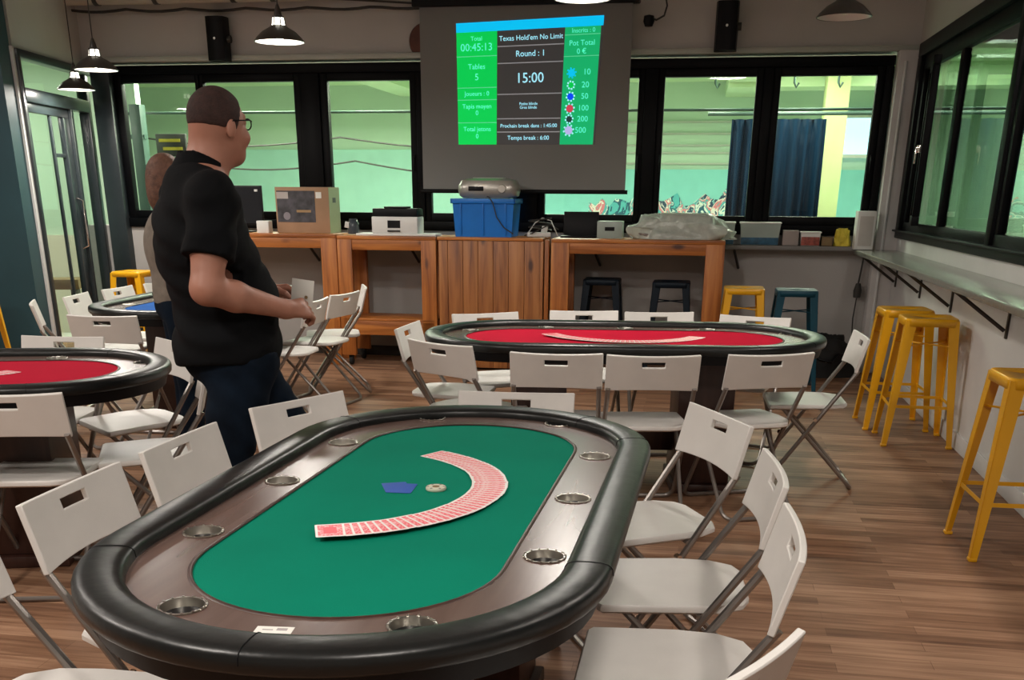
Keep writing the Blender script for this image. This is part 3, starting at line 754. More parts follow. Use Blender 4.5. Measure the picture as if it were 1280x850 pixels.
MB().span(-.06, .05, -.103, -.1, .045, .105).build('display', M['blackplastic'], e)
MB().span(-.06, .05, -.115, -.10, .015, .028, .003).build('button_strip', M['cable'], e)
# blue crate
e = thing('storage_crate', -3.29, .42, 1.093, 'blue plastic crate standing on the plank cabinet', 'crate')
b = MB(); t = .006
b.hexa([(-.24, -.16, 0), (.24, -.16, 0), (.24, .16, 0), (-.24, .16, 0)], [(-.26, -.18, .285), (.26, -.18, .285), (.26, .18, .285), (-.26, .18, .285)])
b.build('tub', M['blueplastic'], e)
b = MB(); b.span(-.275, .275, -.195, -.175, .262, .30, .004).span(-.275, .275, .175, .195, .262, .30, .004).span(-.275, -.255, -.195, .195, .262, .30, .004).span(.255, .275, -.195, .195, .262, .30, .004)
for x in (-.19, .0, .19): b.box((x, -.173, .14), (.012, .012, .25), (.07, 0, 0), .002)
b.build('rim', M['blueplastic'], e)
MB().span(-.255, .255, -.172, .172, .268, .286).build('lid', M['blueplastic'], e)
tg = thing('power_lead', -3.27, .42, 1.09, 'thin dark lead hanging over the front of the blue crate', 'cable')
MB().tube([(.0, -.10, .32), (.03, -.19, .32), (.07, -.21, .27), (.10, -.20, .16), (.16, -.2, .08), (.24, -.2, .03)], .005, 6).build('lead', M['cable'], tg)
# projector
e = thing('projector', -3.27, .42, 1.395, 'rounded silver projector lying on top of the blue crate', 'projector')
b = MB(); rows = []
prof = [(.0, .30, .20), (.02, .345, .235), (.06, .36, .25), (.10, .355, .245), (.14, .32, .215), (.155, .25, .16), (.158, .0, .0)]
n = 32
rings = []
for z, w, d_ in prof:
    if w == 0: rings.append([b.b.verts.new((0, 0, z))]); continue
    rings.append([b.b.verts.new((.5 * w * 1.45 * math.copysign(abs(math.cos(2 * PI * k / n)) ** .6, math.cos(2 * PI * k / n)) * .5 * 2 * .5 * 2 / 1.0 * .5 * 2, .5 * d_ * math.copysign(abs(math.sin(2 * PI * k / n)) ** .6, math.sin(2 * PI * k / n)), z)) for k in range(n)])
for i in range(len(rings) - 1):
    A, B = rings[i], rings[i + 1]
    for k in range(n):
        if len(B) == 1: b.b.faces.new((A[k], A[(k + 1) % n], B[0]))
        else: b.b.faces.new((A[k], A[(k + 1) % n], B[(k + 1) % n], B[k]))
b.b.faces.new(rings[0][::-1])
b.build('housing', M['silver'], e)
MB().box((-.09, -.123, .075), (.13, .012, .035), None, .005).build('control_panel', M['blackplastic'], e)
MB().lathe([(0, -.012), (.03, -.012), (.034, 0), (.034, .008)], (.13, -.118, .075), 20, False, 'Y').build('lens', M['steel'], e)
MB().box((0, 0, .158), (.26, .10, .008), None, .003).build('top_panel', mat('pale_green_panel', (.45, .55, .45), .4), e)
# plugs, leads
e = thing('power_strip', -2.84, .40, 1.093, 'white power strip tangled with leads beside the blue crate', 'power strip')
MB().box((0, -.05, .02), (.20, .05, .035), (0, 0, .25), .006).box((.04, .0, .05), (.05, .05, .07), (0, .2, .2), .006).build('strip', M['white'], e)
MB().tube([(.0 + .10 * math.cos(i * .5), .03 + .05 * math.sin(i * .5), .05 + .004 * i) for i in range(26)], .006, 6).tube([(-.12, -.06, .01), (-.05, -.1, .03), (.03, -.08, .07), (.09, -.02, .10), (.16, 0, .06)], .005, 6).build('leads', M['cable'], e)
MB().tube([(.16, -.03, .01), (.14, -.06, .06), (.10, -.02, .13), (.02, .02, .15), (-.04, 0, .11), (-.10, -.04, .02)], .004, 6).build('white_lead', M['white'], e)
e = thing('laptop', -2.505, .36, 1.09, 'small black open laptop on the right bar table', 'laptop')
MB().span(-.15, .15, -.10, .10, 0, .016, .003).build('base', M['blackplastic'], e)
MB().box((0, .12, .105), (.30, .010, .20), (-.16, 0, 0), .003).build('lid', M['blackplastic'], e)
e = thing('white_carton', -2.24, .38, 1.09, 'low whitish carton with a tiny dark logo, between laptop and bag', 'box')
MB().span(-.105, .105, -.10, .10, 0, .135, .004).build('body', M['frosted'], e)
MB().span(-.04, .04, -.1015, -.1, .06, .09).build('label_patch', M['blackplastic'], e)
# bag heap
def blob(name, m, parent, sx, sy, sz, seed, amp=.16, n=40, k=26, power=.7):
    rr = random.Random(seed); ph = [(rr.uniform(2, 9), rr.uniform(2, 9), rr.uniform(0, 6), rr.uniform(.3, 1)) for _ in range(6)]
    b = MB(); rings = []
    for i in range(k + 1):
        th = PI * .5 * i / k; ring = []
        for j in range(n):
            a = 2 * PI * j / n
            d_ = 1 + amp * sum(w * math.sin(f1 * a + p) * math.sin(f2 * th + p) for f1, f2, p, w in [(round(u), v, p, w) for u, v, p, w in ph]) / 2
            x = sx * math.copysign(abs(math.cos(a)) ** power, math.cos(a)) * max(0, math.cos(th)) ** .6 * d_
            y = sy * math.copysign(abs(math.sin(a)) ** power, math.sin(a)) * max(0, math.cos(th)) ** .6 * d_
            z = sz * max(0, math.sin(th)) ** .8 * (1 + amp * .8 * math.sin(3 * a + i * .7) * math.cos(th) + rr.uniform(-.02, .02))
            ring.append(b.b.verts.new((x, y, max(0, z))))
        rings.append(ring)
    for i in range(k):
        for j in range(n): b.b.faces.new((rings[i][j], rings[i][(j + 1) % n], rings[i + 1][(j + 1) % n], rings[i + 1][j]))
    b.b.faces.new(rings[0][::-1]); b.b.faces.new(rings[-1])
    return b.build(name, m, parent, smooth=70)
e = thing('plastic_bag', -1.66, .40, 1.092, 'large crumpled clear plastic bag of small items on the right bar table', 'bag')
blob('bag_film', M['bagfilm'], e, .38, .16, .20, 3, .25)
st = blob('contents', M['bagstuff'], e, .34, .13, .10, 5, .3); st['kind'] = 'stuff'
# bins on the ledge
LZ = 1.042
def bin_(name, s, w, h, label, fill, fh, off=.10, d_=.15, m='frosted', cat='bin', grp='tubs on the wall ledge'):
    e = thing(name, s, off, LZ, label, cat, 0, grp)
    b = MB(); x = w / 2; y = d_ / 2
    b.hexa([(-x * .9, -y * .9, 0), (x * .9, -y * .9, 0), (x * .9, y * .9, 0), (-x * .9, y * .9, 0)], [(-x, -y, h), (x, -y, h), (x, y, h), (-x, y, h)])
    b.build('tub', M[m], e)
    MB().span(-x * .93, x * .93, -y * .96 - .002, -y * .90, .003, fh, .001).build('contents', M[fill], e)
    MB().span(-x - .006, x + .006, -y - .006, y + .006, h, h + .012, .003).build('lid', M['white'], e)
bin_('clear_bin', -1.275, .13, .17, 'smaller clear tub right behind the plastic bag', 'bluestuff', .04)
bin_('clear_bin', -1.00, .33, .17, 'wide clear tub with dark blue contents on the wall ledge', 'bluestuff', .06)
bin_('low_bin', -.585, .16, .10, 'low tub with red contents on the wall ledge', 'redstuff', .07, m='white')
e = MB().span(-.065, .065, -.06, .06, 0, .12, .004).build('pale_box', mat('pinkish_grey_card', (.34, .29, .27), .7), None, wpt(-.745, .10, LZ), (0, 0, WRZ)); tag(e, 'plain pinkish-grey box between the two tubs on the ledge', 'box')
e = MB().span(-.045, .045, -.05, .05, 0, .07, .004).build('brown_box', M['brown'], None, wpt(-.445, .10, LZ), (0, 0, WRZ)); tag(e, 'small brown box left of the yellow cloth', 'box')
e = thing('yellow_cloth', -.325, .12, LZ, 'crumpled yellow cloth on the wall ledge near the corner', 'cloth'); blob('cloth', M['ywl'], e, .055, .05, .13, 9, .5)
e = thing('white_device', -.165, .20, 1.02, 'tall white box-shaped device standing on the counter end in the corner', 'device', .1)
MB().span(-.075, .075, -.05, .05, 0, .30, .008).build('housing', M['white'], e)
MB().span(-.055, .055, -.053, -.05, .03, .26, .001).build('front_panel', mat('grey_panel', (.55, .52, .48), .5), e)
hc = thing('hanging_lead', -.14, .03, 0, 'dark lead with a plug hanging down the wall in the corner', 'cable')
MB().tube([(.02, -.02, .98), (.01, -.03, .85), (0, -.03, .74)], .008, 6).tube([(0, -.03, .62), (-.01, -.03, .45), (.0, -.03, .3)], .006, 6).build('lead', M['cable'], hc)
MB().lathe([(0, -.06), (.03, -.055), (.035, 0), (.02, .06), (0, .065)], (0, -.035, .68), 12).build('plug', M['cable'], hc)
bp = thing('backpack', -.42, .32, 0, 'black backpack lying on the floor by the corner', 'bag'); blob('bag_body', M['rubber'], bp, .26, .18, .34, 12, .2)
MB().tube([(-.1, -.15, .22), (-.02, -.20, .16), (.08, -.19, .14), (.12, -.17, .2)], .012, 6).build('strap', M['blackplastic'], bp)
MB().box((.02, -.185, .15), (.05, .01, .02), (0, .3, 0), .002).build('buckle', M['steel'], bp)

# ------------------------------------------------------------------ bar stools
def make_stool(m, label, group):
    e = empty('bar_stool', (0, 0, 0), 0, label, 'stool', group)
    H = .76
    b = MB(); r = .155; c = .04; pts = []
    for sx, sy, a0 in ((1, 1, 0), (-1, 1, 90), (-1, -1, 180), (1, -1, 270)):
        for k in range(5):
            a = math.radians(a0 + k * 22.5); pts.append((sx * (r - c) + c * math.cos(a), sy * (r - c) + c * math.sin(a)))
    lo = [(x * 1.0, y * 1.0, H - .045) for x, y in pts]; md = [(x, y, H - .008) for x, y in pts]; hi = [(x * .96, y * .96, H) for x, y in pts]
    inn = [(x * .80, y * .80, H - .003) for x, y in pts]; hole = [(.035 * math.cos(2 * PI * k / 20 + PI / 4 - .9), .014 * math.sin(2 * PI * k / 20 + PI / 4 - .9), H - .004) for k in range(20)]
    rings = [[b.b.verts.new(p) for p in rg] for rg in (lo, md, hi, inn, hole)]
    for A, B in zip(rings, rings[1:]):
        for k in range(20): b.b.faces.new((A[k], A[(k + 1) % 20], B[(k + 1) % 20], B[k]))
    so = b.build('seat', m, e)
    sm = so.modifiers.new('t', 'SOLIDIFY'); sm.thickness = .003; sm.offset = -1
    for sx in (-1, 1):
        for sy in (-1, 1):
            b = MB(); T = .132; B_ = .205; wt, wb, th = .062, .030, .004
            # folded L-shaped leg: two tapering plates meeting at the outer corner
            tx, ty, bx, by = sx * T, sy * T, sx * B_, sy * B_
            zt = H - .01
            b.hexa([(bx, by, 0), (bx - sx * wb, by, 0), (bx - sx * wb, by - sy * th, 0), (bx, by - sy * th, 0)],
                   [(tx + sx * .018, ty + sy * .018, zt), (tx + sx * .018 - sx * wt, ty + sy * .018, zt), (tx + sx * .018 - sx * wt, ty + sy * .018 - sy * th, zt), (tx + sx * .018, ty + sy * .018 - sy * th, zt)])
            b.hexa([(bx, by, 0), (bx, by - sy * wb, 0), (bx - sx * th, by - sy * wb, 0), (bx - sx * th, by, 0)],
                   [(tx + sx * .018, ty + sy * .018, zt), (tx + sx * .018, ty + sy * .018 - sy * wt, zt), (tx + sx * .018 - sx * th, ty + sy * .018 - sy * wt, zt), (tx + sx * .018 - sx * th, ty + sy * .018, zt)])
            lg_ = b.build('leg', m, e)
            MB().box((bx - sx * .014, by - sy * .014, .008), (.036, .036, .016), None, .005).build('rubber_foot', M['rubber'] if m is not M['yellow'] else m, lg_)
    for z in (.245,):
        f = (H - z) / H; d_ = .150 + (.205 - .150) * f - .006
        for s_ in (-1, 1):
            MB().box((0, s_ * d_, z), (2 * d_, .004, .018)).build('footrest', m, e)
            MB().box((s_ * d_, 0, z), (.004, 2 * d_, .018)).build('footrest', m, e)
    d_ = .160
    MB().tube([(-d_, -d_, .60), (d_, d_, .60)], .005, 6).tube([(-d_, d_, .60), (d_, -d_, .60)], .005, 6).build('cross_brace', m, e)
    return e
ys = make_stool(M['yellow'], 'yellow metal bar stool at the right counter, front one of the touching pair', 'yellow bar stools')
def place(src, x, y, rz, label, first=False, group=None):
    o = src if first else copy_tree(src)
    o.location = (x, y, 0); o.rotation_euler = (0, 0, rz); o['label'] = label
    if group: o['group'] = group
    return o
place(ys, 2.52, 6.40, RRZ - PI / 2 - .02, 'yellow metal bar stool at the right counter, front one of the touching pair', True)
place(ys, 2.55, 6.88, RRZ - PI / 2 + .03, 'yellow metal bar stool at the right counter, rear one of the touching pair')
place(ys, 2.17, 4.28, RRZ - PI / 2 + .04, 'yellow metal bar stool nearest the camera, cut by the right edge of the photo')
place(ys, 1.83, 8.42, WRZ, 'yellow metal bar stool at the back wall, between pine table and teal stool')
place(ys, -3.42, 9.74, -.25, 'yellow metal bar stool against the back wall at far left, beside the door post')
place(ys, -4.12, 8.10, .2, 'yellow metal bar stool at the far left edge before the teal wall')
ts = make_stool(M['tealmetal'], 'x', 'dark bar stools under the back counter')
place(ts, 2.20, 8.26, WRZ, 'teal metal bar stool standing alone in front of the back wall', True)
ns = make_stool(M['navymetal'], 'x', 'dark bar stools under the back counter')
place(ns, .78, 9.22, WRZ, 'dark navy bar stool under the right pine table, left of two', True)
place(ns, 1.34, 8.98, WRZ, 'dark navy bar stool under the right pine table, right of two')

# ------------------------------------------------------------------ poker tables
def stadium(L, W, n=28):
    pts = []
    for k in range(n + 1):
        a = -PI / 2 + PI * k / n; pts.append((L - W + W * math.cos(a), W * math.sin(a)))
    m_ = 10
    for k in range(1, m_): pts.append(((L - W) * (1 - 2 * k / m_), W))
    for k in range(n + 1):
        a = PI / 2 + PI * k / n; pts.append((-(L - W) + W * math.cos(a), W * math.sin(a)))
    for k in range(1, m_): pts.append((-(L - W) * (1 - 2 * k / m_), -W))
    return pts
CUPS = [(-.80, .205), (-.40, .368), (.03, .37), (.47, .368), (.80 + .07, .208), (.87, -.205), (.465, -.372), (.03, -.372), (-.40, -.375), (-.80, -.215)]
def make_poker(felt, label):
    e = empty('poker_table', (0, 0, 0), 0, label, 'table', 'oval poker tables')
    # padded rail swept along the stadium
    b = MB(); prof = []
    for k in range(20):
        a = 2 * PI * k / 20
        x = .047 * math.copysign(abs(math.cos(a)) ** .62, math.cos(a)); z = .025 * math.copysign(abs(math.sin(a)) ** .6, math.sin(a))
        prof.append((x, z))
    rings = []
    for dx, dz in prof:
        L, W = .967 + dx, .476 + dx
        rings.append([b.b.verts.new((x, y, .760 + dz)) for x, y in stadium(L, W)])
    n = len(rings[0])
    for i in range(20):
        A, B = rings[i], rings[(i + 1) % 20]
        for k in range(n): b.b.faces.new((A[k], A[(k + 1) % n], B[(k + 1) % n], B[k]))
    b.build('padded_rail', M['leather'], e)
    for k in range(6):   # stitched seams across the rail
        i = [8, 24, 40, 52, 66, 2][k] % n; pts = []
        for dx, dz in prof[0:11]:
            st_ = stadium(.967 + dx * 1.01, .476 + dx * 1.01); pts.append((st_[i][0], st_[i][1], .760 + dz * 1.01))
        MB().tube(pts, .0012, 5).build('rail_seam', M['leatherband'], e)
    sk = MB(); A = [sk.b.verts.new((x, y, .742)) for x, y in stadium(.998, .507)]; B = [sk.b.verts.new((x, y, .695)) for x, y in stadium(.985, .494)]
    for k in range(n): sk.b.faces.new((A[k], A[(k + 1) % n], B[(k + 1) % n], B[k]))
    sk.b.faces.new(B); sk.b.faces.new(A[::-1])
    sk.build('underside', M['leatherband'], e)
    holes = [[(cx + .040 * math.cos(-2 * PI * k / 24), cy + .040 * math.sin(-2 * PI * k / 24)) for k in range(24)] for cx, cy in CUPS]
    rt = fill_mesh([stadium(.95, .459)] + [stadium(.806, .309)[::-1]] + holes, .743, .757, 'racetrack', M['racewood'], e)
    fill_mesh([stadium(.8065, .3095)], .743, .7545, 'felt', felt, e)
    tr = MB(); rr = [tr.b.verts.new((x, y, z)) for (L, W, z) in ((.812, .315, .757), (.809, .312, .7595), (.804, .307, .7595), (.802, .305, .757)) for x, y in stadium(L, W)]
    for i in range(3):
        for k in range(n): tr.b.faces.new((rr[i * n + k], rr[i * n + (k + 1) % n], rr[(i + 1) * n + (k + 1) % n], rr[(i + 1) * n + k]))
    tr.build('felt_edging', M['darkwood'], e)
    cup = None
    for cx, cy in CUPS:
        if cup is None:
            cb_ = MB().lathe([(.0430, .7572), (.0440, .7588), (.0415, .7600), (.0385, .7595), (.0375, .757), (.0365, .715), (.035, .7115), (0, .7115)], (0, 0, 0), 32)
            for k in range(14):
                a = 2 * PI * k / 14; cb_.lathe([(0, .0025), (.0022, .0016), (.0025, 0)], (.0415 * math.cos(a), .0415 * math.sin(a), .7595), 8)
            cup = cb_.build('cup_holder', M['steel'], e); cup.location = (cx, cy, 0)
        else:
            c = cup.copy(); COL.objects.link(c); c.location = (cx, cy, 0)
    for sx in (-1, 1):
        b = MB(); b.span(sx * .42 - .14, sx * .42 + .14, -.20, .20, .05, .697, .008).span(sx * .42 - .155, sx * .42 + .155, -.225, .225, 0, .05, .008).span(sx * .42 - .16, sx * .42 + .16, -.27, .27, .66, .70, .005)
        b.build('pedestal', M['darkwood'], e)
    MB().span(-.29, .29, -.025, .025, .18, .32, .005).build('stretcher', M['darkwood'], e)
    return e
TABLES = [('green', 'feltgreen', -.22, 2.425, 1.375, 'large oval poker table with green felt in the foreground'),
          ('red', 'feltred', .57, 5.37, -.05, 'oval poker table with red felt in the middle of the room'),
          ('lred', 'feltred', -2.40, 4.12, .12, 'oval poker table with red felt cut by the left edge of the photo'),
          ('blue', 'feltblue', -2.03, 7.16, 1.42, 'oval poker table with blue felt behind the standing man')]
tabs = {}
src = None
for k, fm, x, y, rz, lab in TABLES:
    if src is None: src = o = make_poker(M[fm], lab)
    else:
        o = copy_tree(src); o['label'] = lab
        for ch in o.children:
            if ch.name.startswith('felt') and not ch.name.startswith('felt_edging'):
                ch.data = ch.data.copy(); ch.data.materials.clear(); ch.data.materials.append(M[fm])
    o.location = (x, y, 0); o.rotation_euler = (0, 0, rz); tabs[k] = (x, y, rz)
def tp(k, lx, ly, z=0.): 
    x, y, rz = tabs[k]; return (x + lx * math.cos(rz) - ly * math.sin(rz), y + lx * math.sin(rz) + ly * math.cos(rz), z)

# cards fanned out on each table
cm_ = MB(); pts = []
for sx, sy, a0 in ((1, 1, 0), (-1, 1, 90), (-1, -1, 180), (1, -1, 270)):
    for k in range(4):
        a = math.radians(a0 + k * 30); pts.append((sx * (.0315 - .004) + .004 * math.cos(a), sy * (.044 - .004) + .004 * math.sin(a)))
cm_.prism(pts, 0, .0003)
card0 = cm_.build('playing_card', M['card'], smooth=None)
used = False
def fan(k, cx, cy, r, a0, a1, n, where, rad_in=False):
    global used
    for i in range(n):
        a = a0 + (a1 - a0) * i / (n - 1)
        c = card0 if not used else card0.copy()
        if used: COL.objects.link(c)
        used = True
        jr = R.uniform(-.0015, .0015)
        c.location = tp(k, cx + (r + jr) * math.cos(a), cy + (r + jr) * math.sin(a), .7552 + (n - i) * .00022)
        c.rotation_euler = (0, 0, tabs[k][2] + a - PI / 2 + R.uniform(-.02, .02))
        if i == 0: lab = 'red-backed playing card lying uncovered at the start of the fan on the ' + where
        elif i == n - 1: lab = 'red-backed playing card closing the far end of the fan on the ' + where
        else: lab = 'red-backed playing card overlapped in the middle of the fan on the ' + where
        tag(c, lab, 'playing card', 'cards fanned out on the ' + where)
fan('green', .028, .26, .418, math.radians(-157), math.radians(-29), 52, 'green table')
fan('red', .0, .24, .42, math.radians(-150), math.radians(-28), 40, 'middle red table')
fan('lred', .03, .24, .42, math.radians(-150), math.radians(-34), 40, 'left red table')
fan('blue', .20, .0, .42, math.radians(-150) - .4, math.radians(-45) - .4, 36, 'blue table')
bc = card0.copy(); bc.data = card0.data.copy(); bc.data.materials.clear(); bc.data.materials.append(M['cardblue']); COL.objects.link(bc)
bc.location = tp('green', .045, .075, .7552); bc.rotation_euler = (0, 0, .25); tag(bc, 'single blue-backed card lying askew on the green felt', 'playing card', 'blue cards')
bc2 = bc.copy(); COL.objects.link(bc2); bc2.location = tp('green', .038, .058, .7556); bc2.rotation_euler = (0, 0, -.12); tag(bc2, 'upper blue-backed card crossed over the other blue card on the green felt', 'playing card', 'blue cards')
ch = empty('dealer_button', tp('green', .045, -.028, .7548), 0, 'round white dealer button beside the blue cards', 'chip')
MB().lathe([(0, 0), (.024, 0), (.0255, .002), (.0255, .006), (.024, .0085), (0, .0085)], (0, 0, 0), 28).build('disc', mat('ivory', (.62, .60, .48), .4), ch)
MB().lathe([(.0, .0086), (.009, .0086), (.009, .0092), (0, .0092)], (0, 0, 0), 18).build('centre_mark', M['brown'], ch)
for a in range(6):
    t = a * PI / 3; MB().box((.0205 * math.cos(t), .0205 * math.sin(t), .0087), (.007, .005, .0006), (0, 0, t)).build('edge_spot', M['shelfgrey'], ch)
stk = empty('paper_sticker', tp('green', -.865, .005, .7572), tabs['green'][2] + PI / 2 + .12, 'small white printed sticker on the wooden racetrack of the green table', 'sticker')
MB().span(-.032, .032, -.014, .014, 0, .0005).build('paper', M['paper'], stk)
MB().span(-.022, -.004, -.008, .002, .0005, .0007).span(.002, .02, -.002, .002, .0005, .0007).build('printed_marks', mat('faint_grey_print', (.35, .32, .32), .7), stk)

# ------------------------------------------------------------------ folding chairs
def chair_back():
    nx, nz = 16, 6; b = bmesh.new(); g = {}
    tilt = math.radians(15)
    for i in range(nx + 1):
        u = -1 + 2 * i / nx
        for j in range(nz + 1):
            v = j / nz
            x = u * .21
            h0 = .0 + .007 * (1 - u * u); h1 = .170 - .006 * (1 - u * u)
            h = h0 + (h1 - h0) * v
            bow = -.019 * (1 - u * u)                       # middle bends back
            y = -.196 - h * math.sin(tilt) + bow; z = .612 + h * math.cos(tilt)
            g[i, j] = b.verts.new((x, y, z))
    # snap columns round the slot
    for i in range(nx):
        for j in range(nz):
            if j == 4 and 6 <= i <= 9: continue
            b.faces.new((g[i, j], g[i + 1, j], g[i + 1, j + 1], g[i, j + 1]))
    bmesh.ops.recalc_face_normals(b, faces=b.faces)
    bmesh.ops.solidify(b, geom=b.faces[:], thickness=.016)
    bmesh.ops.recalc_face_normals(b, faces=b.faces)
    me = bpy.data.meshes.new('backrest'); b.to_mesh(me); b.free()
    me.polygons.foreach_set('use_smooth', [True] * len(me.polygons)); me.set_sharp_from_angle(angle=math.radians(35))
    return me
def rounded_u(w, a, bpt, r=.05, z=.012):
    """tube path: down the left side from a to the floor at b, across, and up the right side"""
    (ya, za), (yb, zb) = a, bpt
    pts = [(-w, ya, za)]
    d_ = Vector((0, yb - ya, zb - za)); L = d_.length; d_.normalize()
    p1 = Vector((-w, yb, zb)) - d_ * r
    pts.append(tuple(p1))
    for k in range(1, 5):
        t = k / 5 * PI / 2
        pts.append((-w + r * (1 - math.cos(t)), yb - d_.y * r * (1 - math.sin(t)), zb - d_.z * r * (1 - math.sin(t))))
    pts.append((-w + r, yb, zb))
    return pts + [(-x, y, z) for x, y, z in pts[::-1]]
def make_chair():
    e = empty('folding_chair', (0, 0, 0), 0, 'x', 'chair', 'white folding chairs round the poker tables')
    bk = link('backrest', chair_back(), M['plastic'], e)
    md = bk.modifiers.new('b', 'BEVEL'); md.width = .003; md.segments = 2; md.limit_method = 'ANGLE'; md.angle_limit = math.radians(50)
    # seat, rear corners cut where the tubes pass
    prof = [(-.190, .205), (-.175, .215), (.175, .215), (.190, .205), (.192, .0), (.186, -.10), (.150, -.165), (.10, -.185), (-.10, -.185), (-.150, -.165), (-.186, -.10), (-.192, .0)]
    b = MB(); rings = []
    for sc_, z in ((.965, .424), (1.0, .430), (1.0, .442), (.975, .448), (.90, .446)):
        rings.append([b.b.verts.new((x * sc_, (y - .015) * sc_ + .015, z - (.010 * max(0, (y - .12) / .1)) )) for x, y in prof])
    n = len(prof)
    for A, B in zip(rings, rings[1:]):
        for k in range(n): b.b.faces.new((A[k], A[(k + 1) % n], B[(k + 1) % n], B[k]))
    b.b.faces.new(rings[0][::-1]); b.b.faces.new(rings[-1])
    b.build('seat', M['plastic'], e)
    # long frame: backrest -> front floor ; short frame: seat front -> rear floor
    MB().tube(rounded_u(.194, (-.205, .625), (.215, .012)), .011, 8, True).build('back_frame', M['tube'], e)
    MB().tube(rounded_u(.172, (.14, .418), (-.245, .012)), .010, 8, True).build('rear_frame', M['tube'], e)
    MB().tube([(-.196, -.05, .418), (.196, -.05, .418)], .008, 6).tube([(-.172, .14, .418), (.172, .14, .418)], .008, 6).build('seat_rail', M['tube'], e)
    for sx in (-1, 1):
        MB().tube([(sx * .180, -.02, .372), (sx * .205, -.02, .372)], .009, 8).build('hinge_bolt', M['chrome'], e)
    return e
CH = make_chair(); first = [True]
def chair(mx, my, ang, label):
    """mx, my: middle of the backrest's top edge; ang: direction the sitter faces (degrees)"""
    a = math.radians(ang); o = CH if first[0] else copy_tree(CH); first[0] = False
    o.location = (mx + .245 * math.cos(a), my + .245 * math.sin(a), 0); o.rotation_euler = (0, 0, a - PI / 2)
    o['label'] = label
    return o
chair(.69, 3.32, 197, 'white folding chair right of the green table, farthest of the three whole ones')
chair(.705, 2.63, 174, 'white folding chair right of the green table, middle of the three whole ones')
chair(.615, 2.085, 170, 'white folding chair right of the green table, nearest of the three whole ones')
chair(.344, 1.39, 136, 'white folding chair whose backrest is cut by the bottom edge at right')
chair(-.74, 3.53, -37, 'white folding chair left of the green table, just below the man’s hand')
chair(-.97, 2.94, -13, 'white folding chair left of the green table, before the man’s legs')
chair(-1.08, 2.43, -11, 'white folding chair left of the green table, nearest the camera with its backrest whole')
chair(-1.16, 1.90, -4, 'white folding chair cut by the lower left corner of the photo')
chair(.02, 3.70, -96, 'white folding chair at the far end of the green table')
chair(-2.18, 5.12, -95, 'white folding chair behind the left red table, its backrest fully in view')
chair(-2.78, 5.20, -92, 'white folding chair behind the left red table, cut by the left photo edge')
chair(-1.78, 3.58, 95, 'white folding chair before the left red table, its back to the camera')
chair(-1.57, 4.95, 222, 'white folding chair at the right end of the left red table')
chair(-1.24, 4.25, 197, 'white folding chair beside the man’s legs, mostly hidden behind him')
chair(-2.33, 6.00, 84, 'white folding chair at the near end of the blue table, its back to the camera')
chair(-3.03, 6.70, 22, 'white folding chair seen edge-on before the teal wall')
chair(-2.98, 7.25, 0, 'white folding chair left of the blue table, nearest of the row of three')
chair(-2.90, 7.82, -10, 'white folding chair left of the blue table, middle of the row of three')
chair(-2.76, 8.34, -14, 'white folding chair at the far left side of the blue table, before the yellow stool')
chair(.20, 4.65, 84, 'white folding chair before the middle red table, left of three with backs to camera')
chair(.63, 4.60, 90, 'white folding chair before the middle red table, centre of three with backs to camera')
chair(1.17, 4.67, 103, 'white folding chair before the middle red table, right of three with backs to camera')
chair(-.57, 5.66, -12, 'white folding chair at the left end of the middle red table, facing the table')
chair(-.35, 4.97, 50, 'white folding chair angled at the near left corner of the middle red table')
chair(-.16, 6.28, -68, 'white folding chair behind the middle red table, before the plank cabinet')
chair(.44, 6.45, -88, 'white folding chair behind the middle red table, second from left')
chair(.89, 6.40, -88, 'white folding chair behind the middle red table, second from right')
chair(1.43, 6.20, -116, 'white folding chair behind the middle red table, before the yellow and teal stools')
chair(1.80, 5.37, 172, 'white folding chair at the right end of the middle red table')
chair(-1.27, 7.02, 170, 'white folding chair right of the blue table, just behind the man’s hand')
chair(-1.16, 7.50, 160, 'white folding chair right of the blue table, middle one')
chair(-1.10, 8.05, 190, 'white folding chair right of the blue table, farthest, near the pine tables')

